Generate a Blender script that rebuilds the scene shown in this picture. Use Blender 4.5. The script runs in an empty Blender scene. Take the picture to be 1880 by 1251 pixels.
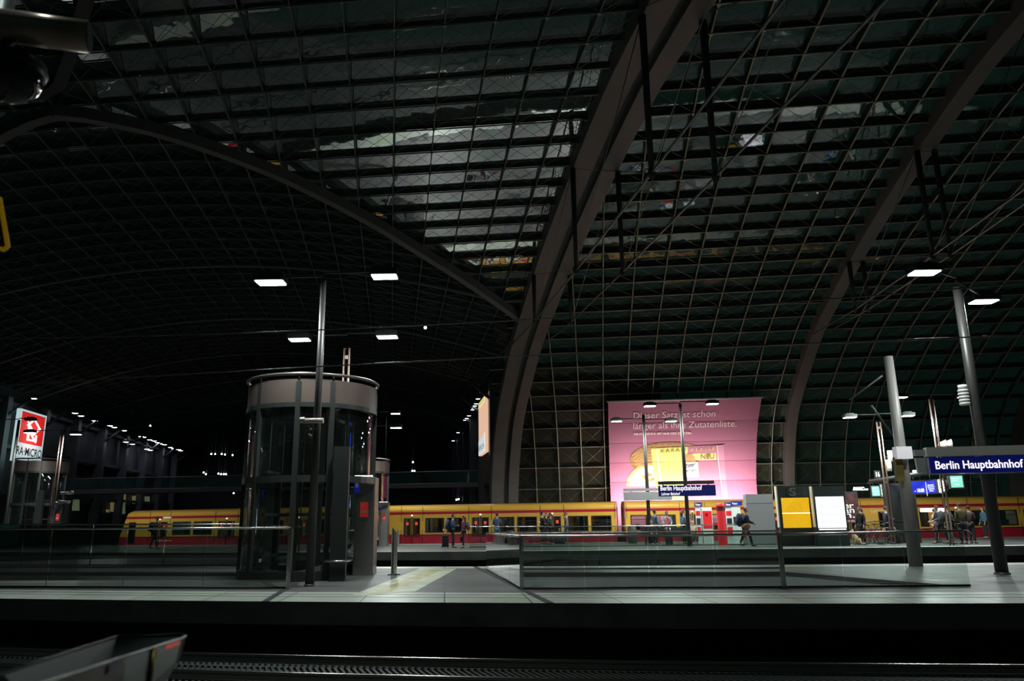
import bpy, bmesh, math, random
from math import radians, sin, cos, pi, sqrt, atan2, hypot, tan
from mathutils import Vector, Matrix
random.seed(7)
SC = bpy.context.scene
COL = SC.collection
# ---------------------------------------------------------------- camera
FPX = 1375.0; PITCH = radians(13.4); ROLL = radians(0.8); EYE = 1.5
Fv = Vector((0, cos(PITCH), sin(PITCH))); R0 = Vector((1, 0, 0)); U0 = R0.cross(Fv)
Rv = R0 * cos(ROLL) - U0 * sin(ROLL); Uv = U0 * cos(ROLL) + R0 * sin(ROLL)
CAM = Vector((0, 0, EYE))
cd = bpy.data.cameras.new('camera'); cam = bpy.data.objects.new('camera', cd); COL.objects.link(cam)
cd.sensor_width = 36; cd.lens = FPX / 1880 * 36; cd.clip_start = .05; cd.clip_end = 600
cd.dof.use_dof = True; cd.dof.focus_distance = 28; cd.dof.aperture_fstop = 2.8
cam.matrix_world = Matrix(((Rv.x, Uv.x, -Fv.x, 0), (Rv.y, Uv.y, -Fv.y, 0), (Rv.z, Uv.z, -Fv.z, EYE), (0, 0, 0, 1)))
SC.camera = cam
# ---------------------------------------------------------------- world, exposure
w = bpy.data.worlds.new('night_sky'); SC.world = w; w.use_nodes = True
bg = w.node_tree.nodes['Background']; bg.inputs[0].default_value = (.12, .62, .52, 1); bg.inputs[1].default_value = .015
SC.view_settings.view_transform = 'Standard'; SC.view_settings.look = 'None'
SC.view_settings.gamma = 1; SC.view_settings.exposure = 0.0; SC.view_settings.use_curve_mapping = False
LAMP_W = 225.0

# ---------------------------------------------------------------- points from the survey of the place
def ray(x, y): return Fv * FPX + Rv * (x - 940) + Uv * (625.5 - y)
def onz(x, y, z=0.0):
    d = ray(x, y); return CAM + d * ((z - EYE) / d.z)
def ony(x, y, Y):
    d = ray(x, y); return CAM + d * (Y / d.y)
def topz(x, y, P):                         # height of the point above P seen at height y
    return ony(x, y, P[1]).z
def g(x): return -.1645 * x + .00381 * x * x          # plan curve of the tracks
def gd(x): return -.1645 + .00762 * x
D_NEAR, D_MID, D_FAR, D_TR = 14.455, 25.33, 37.09, 49.25
def tk(x, d, z=0.0): return Vector((x, d + g(x), z))
def head_t(x): return atan2(gd(x), 1)                  # heading along the tracks

# ---------------------------------------------------------------- materials
MATS = {}
def M(name, col=(.5, .5, .5), rough=.5, metal=0., em=None, es=0., noise=0., scale=3., bump=0., bscale=20., coat=0.):
    if name in MATS: return MATS[name]
    m = bpy.data.materials.new(name); m.use_nodes = True; nt = m.node_tree; b = nt.nodes['Principled BSDF']
    b.inputs['Base Color'].default_value = (*col, 1); b.inputs['Roughness'].default_value = rough
    b.inputs['Metallic'].default_value = metal; b.inputs['Coat Weight'].default_value = coat
    tc = nt.nodes.new('ShaderNodeTexCoord')
    if noise > 0:
        n = nt.nodes.new('ShaderNodeTexNoise'); n.inputs['Scale'].default_value = scale; n.inputs['Detail'].default_value = 4
        r = nt.nodes.new('ShaderNodeValToRGB'); e = r.color_ramp.elements
        e[0].position = .3; e[1].position = .7
        e[0].color = (*[c * (1 - noise) for c in col], 1); e[1].color = (*[min(1, c * (1 + noise)) for c in col], 1)
        nt.links.new(tc.outputs['Object'], n.inputs['Vector']); nt.links.new(n.outputs['Fac'], r.inputs[0])
        nt.links.new(r.outputs[0], b.inputs['Base Color'])
    if bump > 0:
        n2 = nt.nodes.new('ShaderNodeTexNoise'); n2.inputs['Scale'].default_value = bscale
        bp = nt.nodes.new('ShaderNodeBump'); bp.inputs['Strength'].default_value = bump; bp.inputs['Distance'].default_value = .02
        nt.links.new(tc.outputs['Object'], n2.inputs['Vector']); nt.links.new(n2.outputs['Fac'], bp.inputs['Height'])
        nt.links.new(bp.outputs[0], b.inputs['Normal'])
    if em is not None:
        b.inputs['Emission Color'].default_value = (*em, 1); b.inputs['Emission Strength'].default_value = es
    MATS[name] = m; return m
def glassmat(name, tint=(.8, .9, .88), refl=.08, rough=.02, dirt=0., dcol=(.5, .5, .45), warble=0.):
    if name in MATS: return MATS[name]
    m = bpy.data.materials.new(name); m.use_nodes = True; nt = m.node_tree; nt.nodes.clear()
    out = nt.nodes.new('ShaderNodeOutputMaterial'); t = nt.nodes.new('ShaderNodeBsdfTransparent'); t.inputs[0].default_value = (*tint, 1)
    gl = nt.nodes.new('ShaderNodeBsdfGlossy'); gl.inputs['Roughness'].default_value = rough; gl.inputs[0].default_value = (1, 1, 1, 1)
    fr = nt.nodes.new('ShaderNodeLayerWeight'); fr.inputs['Blend'].default_value = .35
    mr = nt.nodes.new('ShaderNodeMapRange'); mr.inputs[3].default_value = refl; mr.inputs[4].default_value = min(1, refl + .75)
    nt.links.new(fr.outputs['Fresnel'], mr.inputs[0])
    mx = nt.nodes.new('ShaderNodeMixShader'); nt.links.new(mr.outputs[0], mx.inputs[0])
    nt.links.new(t.outputs[0], mx.inputs[1]); nt.links.new(gl.outputs[0], mx.inputs[2])
    last = mx
    if warble > 0:
        tc = nt.nodes.new('ShaderNodeTexCoord'); n = nt.nodes.new('ShaderNodeTexNoise'); n.inputs['Scale'].default_value = .7
        bp = nt.nodes.new('ShaderNodeBump'); bp.inputs['Strength'].default_value = 1.; bp.inputs['Distance'].default_value = warble
        nt.links.new(tc.outputs['Object'], n.inputs['Vector']); nt.links.new(n.outputs['Fac'], bp.inputs['Height'])
        nt.links.new(bp.outputs[0], gl.inputs['Normal'])
    if dirt > 0:
        df = nt.nodes.new('ShaderNodeBsdfDiffuse'); df.inputs[0].default_value = (*dcol, 1)
        m2 = nt.nodes.new('ShaderNodeMixShader'); m2.inputs[0].default_value = dirt
        nt.links.new(mx.outputs[0], m2.inputs[1]); nt.links.new(df.outputs[0], m2.inputs[2]); last = m2
    nt.links.new(last.outputs[0], out.inputs[0]); MATS[name] = m; return m
def brushed(name, col, rough=.3):
    m = M(name, col, rough, 1.0)
    nt = m.node_tree; b = nt.nodes['Principled BSDF']; tc = nt.nodes.new('ShaderNodeTexCoord')
    mp = nt.nodes.new('ShaderNodeMapping'); mp.inputs['Scale'].default_value = (1, 1, 80)
    n = nt.nodes.new('ShaderNodeTexNoise'); n.inputs['Scale'].default_value = 6
    mr = nt.nodes.new('ShaderNodeMapRange'); mr.inputs[3].default_value = rough - .08; mr.inputs[4].default_value = rough + .12
    nt.links.new(tc.outputs['Object'], mp.inputs[0]); nt.links.new(mp.outputs[0], n.inputs['Vector'])
    nt.links.new(n.outputs['Fac'], mr.inputs[0]); nt.links.new(mr.outputs[0], b.inputs['Roughness']); return m

STEEL = M('painted_steel', (.09, .095, .09), .45, .3, noise=.1)
CHORD = M('chord_steel_lit', (.29, .28, .20), .45, .4, noise=.1)  # yellow tint and paler tone paint in the banner floodlight
PLATE = M('dark_plate', (.025, .04, .036), .6, .1, noise=.15)
ARCHM = M('arch_steel', (.14, .125, .115), .6, .1, noise=.07, scale=.8)
ARCHD = M('arch_web', (.05, .055, .052), .7)
CABLE = M('cable_steel', (.2, .21, .19), .4, .7)
ROOFG = glassmat('roof_glass', (.5, .57, .55), .045, .015, .08, (.34, .31, .20), .012)
GLASS = glassmat('balustrade_glass', (.84, .89, .87), .03, .02, .004)
LIFTG = glassmat('lift_glass', (.62, .70, .68), .09, .01, .008)
SHINY = brushed('stainless_steel', (.58, .57, .55), .28)
HANDR = M('handrail_steel', (.62, .6, .58), .25, 1.0)
POLEM = M('pole_paint', (.045, .043, .042), .42, .15, noise=.05)
DARKM = M('dark_grey_metal', (.05, .056, .055), .4, .4)
GREYM = M('grey_sheet', (.30, .30, .30), .5, .1, noise=.04)
BLACK = M('black_rubber', (.012, .012, .013), .6)
WHITE = M('white_paint', (.7, .7, .68), .4)
LAMPE = M('lamp_diffuser', (.9, .9, .9), .4, 0, (.86, .90, 1.0), 22)
SIGNB = M('sign_blue', (.008, .012, .10), .35, 0, (.01, .02, .33), .18)
SIGNW = M('sign_white', (.85, .85, .85), .4, 0, (1, .93, .95), 1.1)

# ---------------------------------------------------------------- mesh helpers
class MB:
    def __init__(s): s.v = []; s.f = []; s.mi = []; s.sm = []
    def poly(s, pts, mi=0, sm=False):
        b = len(s.v); s.v += [tuple(p) for p in pts]; s.f.append(tuple(range(b, b + len(pts)))); s.mi.append(mi); s.sm.append(sm)
    def box(s, c, size, rz=0., mi=0, mat=None):
        hx, hy, hz = size[0] / 2, size[1] / 2, size[2] / 2
        P = [Vector((sx * hx, sy * hy, sz * hz)) for sx in (-1, 1) for sy in (-1, 1) for sz in (-1, 1)]
        R = mat if mat is not None else Matrix.Rotation(rz, 3, 'Z')
        P = [R @ p + Vector(c) for p in P]; b = len(s.v); s.v += [tuple(p) for p in P]
        for f in ((0, 1, 3, 2), (4, 6, 7, 5), (0, 4, 5, 1), (2, 3, 7, 6), (0, 2, 6, 4), (1, 5, 7, 3)):
            s.f.append(tuple(b + i for i in f)); s.mi.append(mi); s.sm.append(False)
    def tube(s, pts, r, n=8, mi=0, cap=True, sm=True, rs=None, up=None):
        pts = [Vector(p) for p in pts]; rings = []; prev = None
        for i, p in enumerate(pts):
            d = (pts[min(i + 1, len(pts) - 1)] - pts[max(i - 1, 0)])
            d = d.normalized() if d.length > 1e-9 else Vector((0, 0, 1))
            u = prev if prev is not None else (Vector(up) if up else (Vector((0, 0, 1)) if abs(d.z) < .9 else Vector((1, 0, 0))))
            a = d.cross(u)
            if a.length < 1e-6: a = d.cross(Vector((0, 1, 0)))
            a.normalize(); bb = a.cross(d).normalized(); prev = bb
            rr = rs[i] if rs else r; b0 = len(s.v)
            for k in range(n):
                th = 2 * pi * (k + .5) / n; s.v.append(tuple(p + (a * cos(th) + bb * sin(th)) * rr))
            rings.append(b0)
        for i in range(len(rings) - 1):
            for k in range(n):
                k2 = (k + 1) % n; s.f.append((rings[i] + k, rings[i] + k2, rings[i + 1] + k2, rings[i + 1] + k)); s.mi.append(mi); s.sm.append(sm)
        if cap:
            s.f.append(tuple(rings[0] + k for k in reversed(range(n)))); s.mi.append(mi); s.sm.append(False)
            s.f.append(tuple(rings[-1] + k for k in range(n))); s.mi.append(mi); s.sm.append(False)
    def rect(s, pts, ws, hs, upf, mi=0):     # swept rectangle; upf(i) gives section "up"
        rings = []
        for i, p in enumerate(pts):
            d = (pts[min(i + 1, len(pts) - 1)] - pts[max(i - 1, 0)]).normalized(); u = upf(i)
            a = d.cross(u).normalized(); b0 = len(s.v)
            for (x, y) in ws if isinstance(ws, list) else ((-ws / 2, 0), (ws / 2, 0), (ws / 2, hs), (-ws / 2, hs)):
                s.v.append(tuple(p + a * x + u * y))
            rings.append(b0)
        for i in range(len(rings) - 1):
            for k in range(4):
                k2 = (k + 1) % 4; s.f.append((rings[i] + k, rings[i] + k2, rings[i + 1] + k2, rings[i + 1] + k)); s.mi.append(mi); s.sm.append(False)
        for r0 in (rings[0], rings[-1]): s.f.append((r0, r0 + 1, r0 + 2, r0 + 3)); s.mi.append(mi); s.sm.append(False)
    def lathe(s, prof, n=24, c=(0, 0, 0), mi=0, sm=True, a0=0., a1=2 * pi):
        full = abs(a1 - a0 - 2 * pi) < 1e-6; m = n if full else n + 1; rings = []
        for (r, z) in prof:
            b0 = len(s.v)
            for k in range(m):
                th = a0 + (a1 - a0) * k / n; s.v.append((c[0] + r * cos(th), c[1] + r * sin(th), c[2] + z))
            rings.append(b0)
        for i in range(len(rings) - 1):
            for k in range(n):
                k2 = (k + 1) % m; s.f.append((rings[i] + k, rings[i] + k2, rings[i + 1] + k2, rings[i + 1] + k)); s.mi.append(mi); s.sm.append(sm)
    def ball(s, c, r, n=10, mi=0):
        r = r if isinstance(r, (tuple, list)) else (r, r, r); m = n // 2; b0 = len(s.v)
        for i in range(m + 1):
            ph = pi * i / m
            for k in range(n):
                th = 2 * pi * k / n; s.v.append((c[0] + r[0] * sin(ph) * cos(th), c[1] + r[1] * sin(ph) * sin(th), c[2] + r[2] * cos(ph)))
        for i in range(m):
            for k in range(n):
                k2 = (k + 1) % n; s.f.append((b0 + i * n + k, b0 + (i + 1) * n + k, b0 + (i + 1) * n + k2, b0 + i * n + k2)); s.mi.append(mi); s.sm.append(True)
    def prism(s, pts2, fn, d0, d1, mi=0):    # outline extruded between two depths; fn(u,v,d)->point
        n = len(pts2); b = len(s.v)
        s.v += [tuple(fn(u, v, d0)) for u, v in pts2] + [tuple(fn(u, v, d1)) for u, v in pts2]
        s.f.append(tuple(range(b, b + n))); s.f.append(tuple(reversed(range(b + n, b + 2 * n)))); s.mi += [mi, mi]; s.sm += [False, False]
        for i in range(n):
            j = (i + 1) % n; s.f.append((b + i, b + j, b + n + j, b + n + i)); s.mi.append(mi); s.sm.append(False)
    def build(s, name, mats, parent=None, merge=False):
        me = bpy.data.meshes.new(name); me.from_pydata(s.v, [], s.f)
        mats = mats if isinstance(mats, (list, tuple)) else [mats]
        for m in mats: me.materials.append(m)
        me.polygons.foreach_set('material_index', s.mi); me.polygons.foreach_set('use_smooth', s.sm)
        if merge:
            bm = bmesh.new(); bm.from_mesh(me); bmesh.ops.remove_doubles(bm, verts=bm.verts, dist=1e-4)
            bmesh.ops.recalc_face_normals(bm, faces=bm.faces); bm.to_mesh(me); bm.free()
        me.update()
        o = bpy.data.objects.new(name, me); COL.objects.link(o)
        if parent: o.parent = parent
        return o
def tag(o, label=None, cat=None, group=None, kind=None):
    if label: o['label'] = label
    if cat: o['category'] = cat
    if group: o['group'] = group
    if kind: o['kind'] = kind
    return o
def struct(o): o['kind'] = 'structure'; return o
def empty(name, loc=(0, 0, 0), rz=0., label=None, cat=None, group=None):
    o = bpy.data.objects.new(name, None); COL.objects.link(o); o.location = loc; o.rotation_euler = (0, 0, rz); o.empty_display_size = .2
    return tag(o, label, cat, group)
def children_of(o): return [c for c in CH.get(o.name, [])]
def copy_tree(root, loc, rz=0., label=None, group=None):
    kids = [o for o in COL.objects if o.parent == root]
    r = root.copy(); COL.objects.link(r); r.location = loc; r.rotation_euler = (0, 0, rz)
    if label: r['label'] = label
    if group: r['group'] = group
    for c in kids:
        k = c.copy(); COL.objects.link(k); k.parent = r
        for d in [o for o in COL.objects if o.parent == c]:
            e = d.copy(); COL.objects.link(e); e.parent = k
    return r
def text_mb(txt, size, bold=0., shear=0., extrude=.006, align='LEFT', space=1.0):
    cu = bpy.data.curves.new('lettering', 'FONT'); cu.body = txt; cu.size = size; cu.offset = bold; cu.shear = shear
    cu.extrude = extrude; cu.align_x = align; cu.resolution_u = 4; cu.space_character = space
    o = bpy.data.objects.new('lettering', cu); me = bpy.data.meshes.new_from_object(o)
    vs = [v.co.copy() for v in me.vertices]; fs = [tuple(p.vertices) for p in me.polygons]
    bpy.data.objects.remove(o); bpy.data.curves.remove(cu); bpy.data.meshes.remove(me); return vs, fs
def add_text(mb, txt, fn, size, mi=0, width=None, height=None, **k):    # fn(u,v,d) -> point; fitted to width
    vs, fs = text_mb(txt, size, **k)
    if not vs: return
    if width:
        x0 = min(v.x for v in vs); x1 = max(v.x for v in vs); sx = width / (x1 - x0)
        for v in vs: v.x = (v.x - x0) * sx
    if height:
        y0 = 0; y1 = max(v.y for v in vs); sy = height / y1
        for v in vs: v.y *= sy
    b = len(mb.v); mb.v += [tuple(fn(v.x, v.y, v.z)) for v in vs]
    for f in fs: mb.f.append(tuple(b + i for i in f)); mb.mi.append(mi); mb.sm.append(False)
def arealight(name, loc, size, power, col=(.86, .92, 1.), parent=None, rot=(0, 0, 0), spread=pi, size_y=None):
    l = bpy.data.lights.new(name, 'AREA'); l.energy = power; l.color = col; l.size = size; l.spread = spread
    if size_y: l.shape = 'RECTANGLE'; l.size_y = size_y
    o = bpy.data.objects.new(name, l); COL.objects.link(o); o.location = loc; o.rotation_euler = rot
    if parent: o.parent = parent
    return o

#SECTION STRUCTURE
# ================================================================ roof geometry
A_ = .1; hN = hypot(1, A_); NV = Vector((A_ / hN, 1 / hN, 0)); TV = Vector((1 / hN, -A_ / hN, 0))
B_ = -.16; hD = hypot(1, B_); DV = Vector((B_ / hD, 1 / hD, 0)); SV = Vector((1 / hD, -B_ / hD, 0))
C0 = Vector((-22, 50, 0))
PROF = [(-14, 6.5), (-11.5, 9.5), (-6, 12.5), (0, 14.3), (8, 16.2), (16, 17.2), (24, 17.5), (27.5, 17.35), (31.8, 16.8), (35.2, 16.25), (39.4, 15.45),
        (44.8, 14.1), (49.4, 12.7), (53.7, 10.6), (56.4, 8.9), (57.9, 7.2), (59.1, 5), (59.6, 3.2), (59.9, 0.4), (60, -1.2)]
def catmull(P, k):
    out = []
    for i in range(len(P) - 1):
        p0 = P[max(i - 1, 0)]; p1 = P[i]; p2 = P[i + 1]; p3 = P[min(i + 2, len(P) - 1)]
        for j in range(k):
            t = j / k; out.append(tuple(.5 * (2 * p1[q] + (p2[q] - p0[q]) * t + (2 * p0[q] - 5 * p1[q] + 4 * p2[q] - p3[q]) * t * t
                                              + (-p0[q] + 3 * p1[q] - 3 * p2[q] + p3[q]) * t ** 3) for q in (0, 1)))
    out.append(P[-1]); return out
FINE = catmull(PROF, 12)
def resample(P, step, off=0.):
    L = [0]
    for i in range(1, len(P)): L.append(L[-1] + hypot(P[i][0] - P[i - 1][0], P[i][1] - P[i - 1][1]))
    tot = L[-1]; s = tot; out = []; 
    while s >= 0:                                   # from the far foot upwards
        for i in range(1, len(P)):
            if L[i] >= s - 1e-9:
                f = (s - L[i - 1]) / max(1e-9, L[i] - L[i - 1]); out.append((P[i - 1][0] + (P[i][0] - P[i - 1][0]) * f, P[i - 1][1] + (P[i][1] - P[i - 1][1]) * f)); break
        s -= step
    return out
def zew(n):
    for i in range(1, len(FINE)):
        if FINE[i][0] >= n:
            f = (n - FINE[i - 1][0]) / max(1e-9, FINE[i][0] - FINE[i - 1][0]); return FINE[i - 1][1] + (FINE[i][1] - FINE[i - 1][1]) * f
    return -1.
def zns(s): return 17.5 - 3.9 * (s / 22) ** 2
def ptn(t, n, z): p = TV * t + NV * n; return Vector((p.x, p.y, z))
def psn(s, n, z):                                   # point with given s (across the cross hall) and n (across the train hall)
    # solve P.SV = s + C0.SV ; P.NV = n
    a = s + C0.dot(SV); det = SV.x * NV.y - SV.y * NV.x
    x = (a * NV.y - SV.y * n) / det; y = (SV.x * n - NV.x * a) / det
    return Vector((x, y, z))
ROWS = [p for p in resample(FINE, 1.62) if p[0] > -12.5]
LIFT = .45                                          # lattice stands outside the arch soffit
DEP = .42
def rownorm(i, rows=ROWS):
    a = rows[max(0, i - 1)]; b = rows[min(len(rows) - 1, i + 1)]
    tn, tz = b[0] - a[0], b[1] - a[1]; L = hypot(tn, tz); return (tz / L * 1., -tn / L) if False else (-tz / L * -1. if False else tz / L, -tn / L)
def offs(i, d):
    nx, nz = rownorm(i)
    if nz < 0 and nx < 0: nx, nz = -nx, -nz
    if nz < -.05: nx, nz = -nx, -nz
    return (ROWS[i][0] + nx * d, ROWS[i][1] + nz * d)
def S_of(P): return (P - C0).dot(SV)
TW = 1.80
def tilt(n, slope):                                 # made-up pane tilt, shaped row by row to steer the reflections
    if n > 53 or n < 2: return 0.
    K = [(2, .30), (26, .30), (28, .31), (32, .33), (41, .36), (60, .36)]
    for (a, x), (b, y) in zip(K[:-1], K[1:]):
        if a <= n <= b: D = x + (y - x) * (n - a) / (b - a)
    return .81 * max(0, D - slope) * min(1., (53 - n) / 4)
TS = [-6 + TW * k for k in range(34)]
chord = MB(); plate = MB(); glass = MB(); cab = MB(); node = MB()
SARCH = 22.0
def Pt(t, i, d): q = offs(i, LIFT + d); return ptn(t, q[0], q[1])
for k, t in enumerate(TS):
    idx = [i for i in range(len(ROWS)) if S_of(Pt(t, i, 0)) > SARCH - .3]
    if len(idx) > 1:
        i0, i1 = idx[0], idx[-1]
        pts = [Pt(t, i, 0) for i in range(i0, i1 + 1)]
        chord.tube(pts, .045, 5, cap=False)
        for i in range(i0, i1):
            plate.poly([Pt(t, i, .06), Pt(t, i + 1, .06), Pt(t, i + 1, DEP), Pt(t, i, DEP)])
        for p in pts: node.box(p, (.13, .13, .13))
for i in range(len(ROWS)):
    ks = [t for t in TS if S_of(Pt(t, i, 0)) > SARCH - .8]
    if len(ks) < 2: continue
    a, b = ks[0] - .9, ks[-1]
    chord.tube([Pt(a, i, 0), Pt(b, i, 0)], .04, 5, cap=False)
    plate.poly([Pt(a, i, .03), Pt(b, i, .03), Pt(b, i, DEP + .03), Pt(a, i, DEP + .03)])
    if i + 1 < len(ROWS):
        for t in [q for q in TS if S_of(Pt(q + TW, i, 0)) > SARCH]:
            t2 = t + TW
            sh = tilt(ROWS[i][0], (ROWS[i + 1][1] - ROWS[i][1]) / (ROWS[i][0] - ROWS[i + 1][0]))
            glass.poly([Pt(t, i, DEP - sh), Pt(t2, i, DEP - sh), Pt(t2, i + 1, DEP + sh), Pt(t, i + 1, DEP + sh)])
            cab.tube([Pt(t, i, .04), Pt(t2, i + 1, .04)], .011, 3, cap=False); cab.tube([Pt(t2, i, .04), Pt(t, i + 1, .04)], .011, 3, cap=False)
struct(glass.build('ceiling', ROOFG)); struct(chord.build('trim_1', CHORD)); struct(plate.build('trim_2', PLATE))
struct(cab.build('trim_3', CABLE)); struct(node.build('trim_4', CHORD))
# crossing and cross hall: one lattice in (s, n)
chord = MB(); plate = MB(); glass = MB(); cab = MB(); node = MB()
NS_ = []
nn = [p[0] for p in ROWS if p[0] < 47.5]; nn = sorted(nn)
last = nn[-1]
while last < 128: last += 1.62; nn.append(last)
SS = [-22 + 44 / 26 * k for k in range(27)]
def zroof(s, n, dn=0):
    return max(zns(s), zew(n) if n < 50 else -9) + LIFT
def Q(s, n, d=0.): return psn(s, n, zroof(s, n) + d)
for s in SS:
    rr = .032; chord.tube([Q(s, n) for n in nn], rr, 4, cap=False)
    for a, b in zip(nn[:-1], nn[1:]): plate.poly([Q(s, a, .05), Q(s, b, .05), Q(s, b, DEP), Q(s, a, DEP)])
for j, n in enumerate(nn):
    big = .13 if (j % 8 == 4 and n > 44) else .032
    chord.tube([Q(s, n) for s in SS], big, 4, cap=False)
    for a, b in zip(SS[:-1], SS[1:]): plate.poly([Q(a, n, .05), Q(b, n, .05), Q(b, n, DEP), Q(a, n, DEP)])
for a, b in zip(SS[:-1], SS[1:]):
    for c, d in zip(nn[:-1], nn[1:]):
        sh = tilt(c, -(zew(d) - zew(c)) / (d - c)) if c < 48 and zew(c) > zns(a) else 0.
        glass.poly([Q(a, c, DEP + sh), Q(b, c, DEP + sh), Q(b, d, DEP - sh), Q(a, d, DEP - sh)])
        if c < 70:
            cab.tube([Q(a, c, .03), Q(b, d, .03)], .011, 3, cap=False); cab.tube([Q(b, c, .03), Q(a, d, .03)], .011, 3, cap=False)
            node.box(Q(a, c), (.11, .11, .11))
struct(glass.build('ceiling', ROOFG)); struct(chord.build('trim_5', M('cross_hall_chord_dim', (.12, .15, .14), .5, .4))); struct(plate.build('trim_6', PLATE))  # same chord steel, coloured darker to stand for the weaker light here
struct(cab.build('trim_7', CABLE)); struct(node.build('trim_8', CABLE))
# groin ribs where the two vaults meet
def groin(side, far=True):
    pts = []
    for k in range(0, 41):
        s = side * 22 * k / 40; z = zns(s)
        if far:
            lo, hi = 24., 49.
            for _ in range(40):
                m = (lo + hi) / 2
                if zew(m) > z: lo = m
                else: hi = m
        else:
            lo, hi = -8., 24.
            for _ in range(40):
                m = (lo + hi) / 2
                if zew(m) < z: lo = m
                else: hi = m
        pts.append(psn(s, lo, z + .05))
    return pts
for sd in (-1, 1):
    for far in (True, False):
        m = MB(); p = groin(sd, far); m.rect(p[::2], .42, .5, lambda i: Vector((0, 0, 1)))
        struct(m.build('trim_9', ARCHD if not far else M('groin_steel', (.13, .13, .12), .6)))
# ---------------------------------------------------------------- great arches
def arch_pts(fn):      # fn(n,z)->point
    return [fn(p[0], p[1]) for p in FINE[::3]], FINE[::3]
def arch(name, fn, bands, label, web=True, dirv=None, truss=True, tint=ARCHM):
    root = tag(empty(name, fn(59.9, 0)), label, 'roof arch'); root.location = (0, 0, 0)
    pr = FINE[::3]; pts = [fn(a, b) for a, b in pr]
    def upf(i):
        d = (pts[min(i + 1, len(pts) - 1)] - pts[max(i - 1, 0)]).normalized(); side = d.cross(Vector((0, 0, 1)))
        side.normalize(); u = side.cross(d); return u if (u.z > 0 or True) else -u
    for (x0, x1) in bands:
        m = MB(); m.rect(pts, [(x0, 0), (x1, 0), (x1, .75), (x0, .75)], 0, upf); m.build('box_girder', tint, root)
    if len(bands) > 1:
        m = MB(); m.rect(pts, [(bands[0][1], .25), (bands[1][0], .25), (bands[1][0], .7), (bands[0][1], .7)], 0, upf); m.build('web_plate', ARCHD, root)
    ends = bands[0][0], bands[-1][1]
    if truss:
        side0 = (pts[20] - pts[10]).cross(Vector((0, 0, 1))).normalized()
        def tz(n): x = (n - 21) / 28.; return zew(n) - max(0, 5.6 * (1 - x * x))
        for e in ends:
            ns = [49, 41, 31.5, 22, 12, 2]; tie = [fn(n, tz(n)) + side0 * e for n in ns]
            m = MB(); m.tube(tie, .045, 6); m.build('tie_rod', CABLE, root)
            for n, tp in list(zip(ns, tie))[1:5]:
                m = MB(); top = fn(n, zew(n)) + side0 * e; m.tube([top, tp], .1, 8, rs=[.13, .09]); m.ball(tp, (.14, .14, .2), 8); m.build('strut', ARCHD, root)
                m = MB()
                for dn in (-9.5, 9.5):
                    if -2 < n + dn < 50: m.tube([tp, fn(n + dn, zew(n + dn)) + side0 * e], .018, 4)
                m.build('stay_cable', CABLE, root)
    return root
# main arch along the cross hall edge
arch('roof_arch', lambda n, z: psn(22.6, n, z), [(-1.05, -.12), (.28, 1.05)], 'wide twin box-girder roof arch with dark slot, rising beside the tall lit billboard')
arch('roof_arch', lambda n, z: psn(-22.6, n, z), [(-.9, -.1), (.25, .9)], 'dim twin roof arch at the building side behind the red and white sign', truss=False)
for t, lab, tr in ((15.05, 'slim single roof arch standing just beside the pink advertising banner', True),
                   (31.4, 'slim dim roof arch curving up behind the tall pole with horn loudspeaker', True),
                   (47.5, 'slim unlit roof arch beyond the station name sign end', False)):
    arch('roof_arch', lambda n, z, t=t: ptn(t, n, z), [(-.36, .36)], lab, truss=tr)
# ---------------------------------------------------------------- platforms
CONC = M('concrete', (.17, .17, .16), .7, noise=.25, scale=1.2, bump=.2)
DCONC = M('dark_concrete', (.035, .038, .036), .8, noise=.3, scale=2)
def tiles(name, col, col2, sx, sy, mortar=(.03, .03, .03), rough=.35, ms=.012, rot=-.09):
    m = bpy.data.materials.new(name); m.use_nodes = True; nt = m.node_tree; b = nt.nodes['Principled BSDF']
    tc = nt.nodes.new('ShaderNodeTexCoord'); mp = nt.nodes.new('ShaderNodeMapping'); mp.inputs['Rotation'].default_value = (0, 0, rot)
    br = nt.nodes.new('ShaderNodeTexBrick'); br.offset = 0; br.inputs['Color1'].default_value = (*col, 1); br.inputs['Color2'].default_value = (*col2, 1)
    br.inputs['Mortar'].default_value = (*mortar, 1); br.inputs['Scale'].default_value = 1; br.inputs['Mortar Size'].default_value = ms
    br.inputs['Brick Width'].default_value = sx; br.inputs['Row Height'].default_value = sy
    n = nt.nodes.new('ShaderNodeTexNoise'); n.inputs['Scale'].default_value = 1.3; n.inputs['Detail'].default_value = 5
    mx = nt.nodes.new('ShaderNodeMix'); mx.data_type = 'RGBA'; mx.blend_type = 'MULTIPLY'; mx.inputs[0].default_value = .45
    nt.links.new(tc.outputs['Object'], mp.inputs[0]); nt.links.new(mp.outputs[0], br.inputs['Vector']); nt.links.new(tc.outputs['Object'], n.inputs['Vector'])
    nt.links.new(br.outputs['Color'], mx.inputs[6]); nt.links.new(n.outputs['Color'], mx.inputs[7]); nt.links.new(mx.outputs[2], b.inputs['Base Color'])
    mr = nt.nodes.new('ShaderNodeMapRange'); mr.inputs[3].default_value = rough - .1; mr.inputs[4].default_value = rough + .2
    nt.links.new(n.outputs['Fac'], mr.inputs[0]); nt.links.new(mr.outputs[0], b.inputs['Roughness']); return m
EDGE = tiles('edge_slabs', (.60, .63, .56), (.52, .56, .50), 1.6, 30.)
TACT = M('groove_dark', (.05, .05, .048), .6)
ASPH = tiles('grey_paving', (.16, .155, .155), (.13, .13, .13), 3.0, 3.0, (.05, .05, .05), .45, .006)
PATH = M('pale_path', (.46, .47, .36), .5, noise=.25, scale=1.5)
YEL = M('yellowish_guiding_strip', (.42, .38, .20), .5, noise=.3, scale=2)
XS = [-75 + 2.5 * k for k in range(61)]
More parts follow.
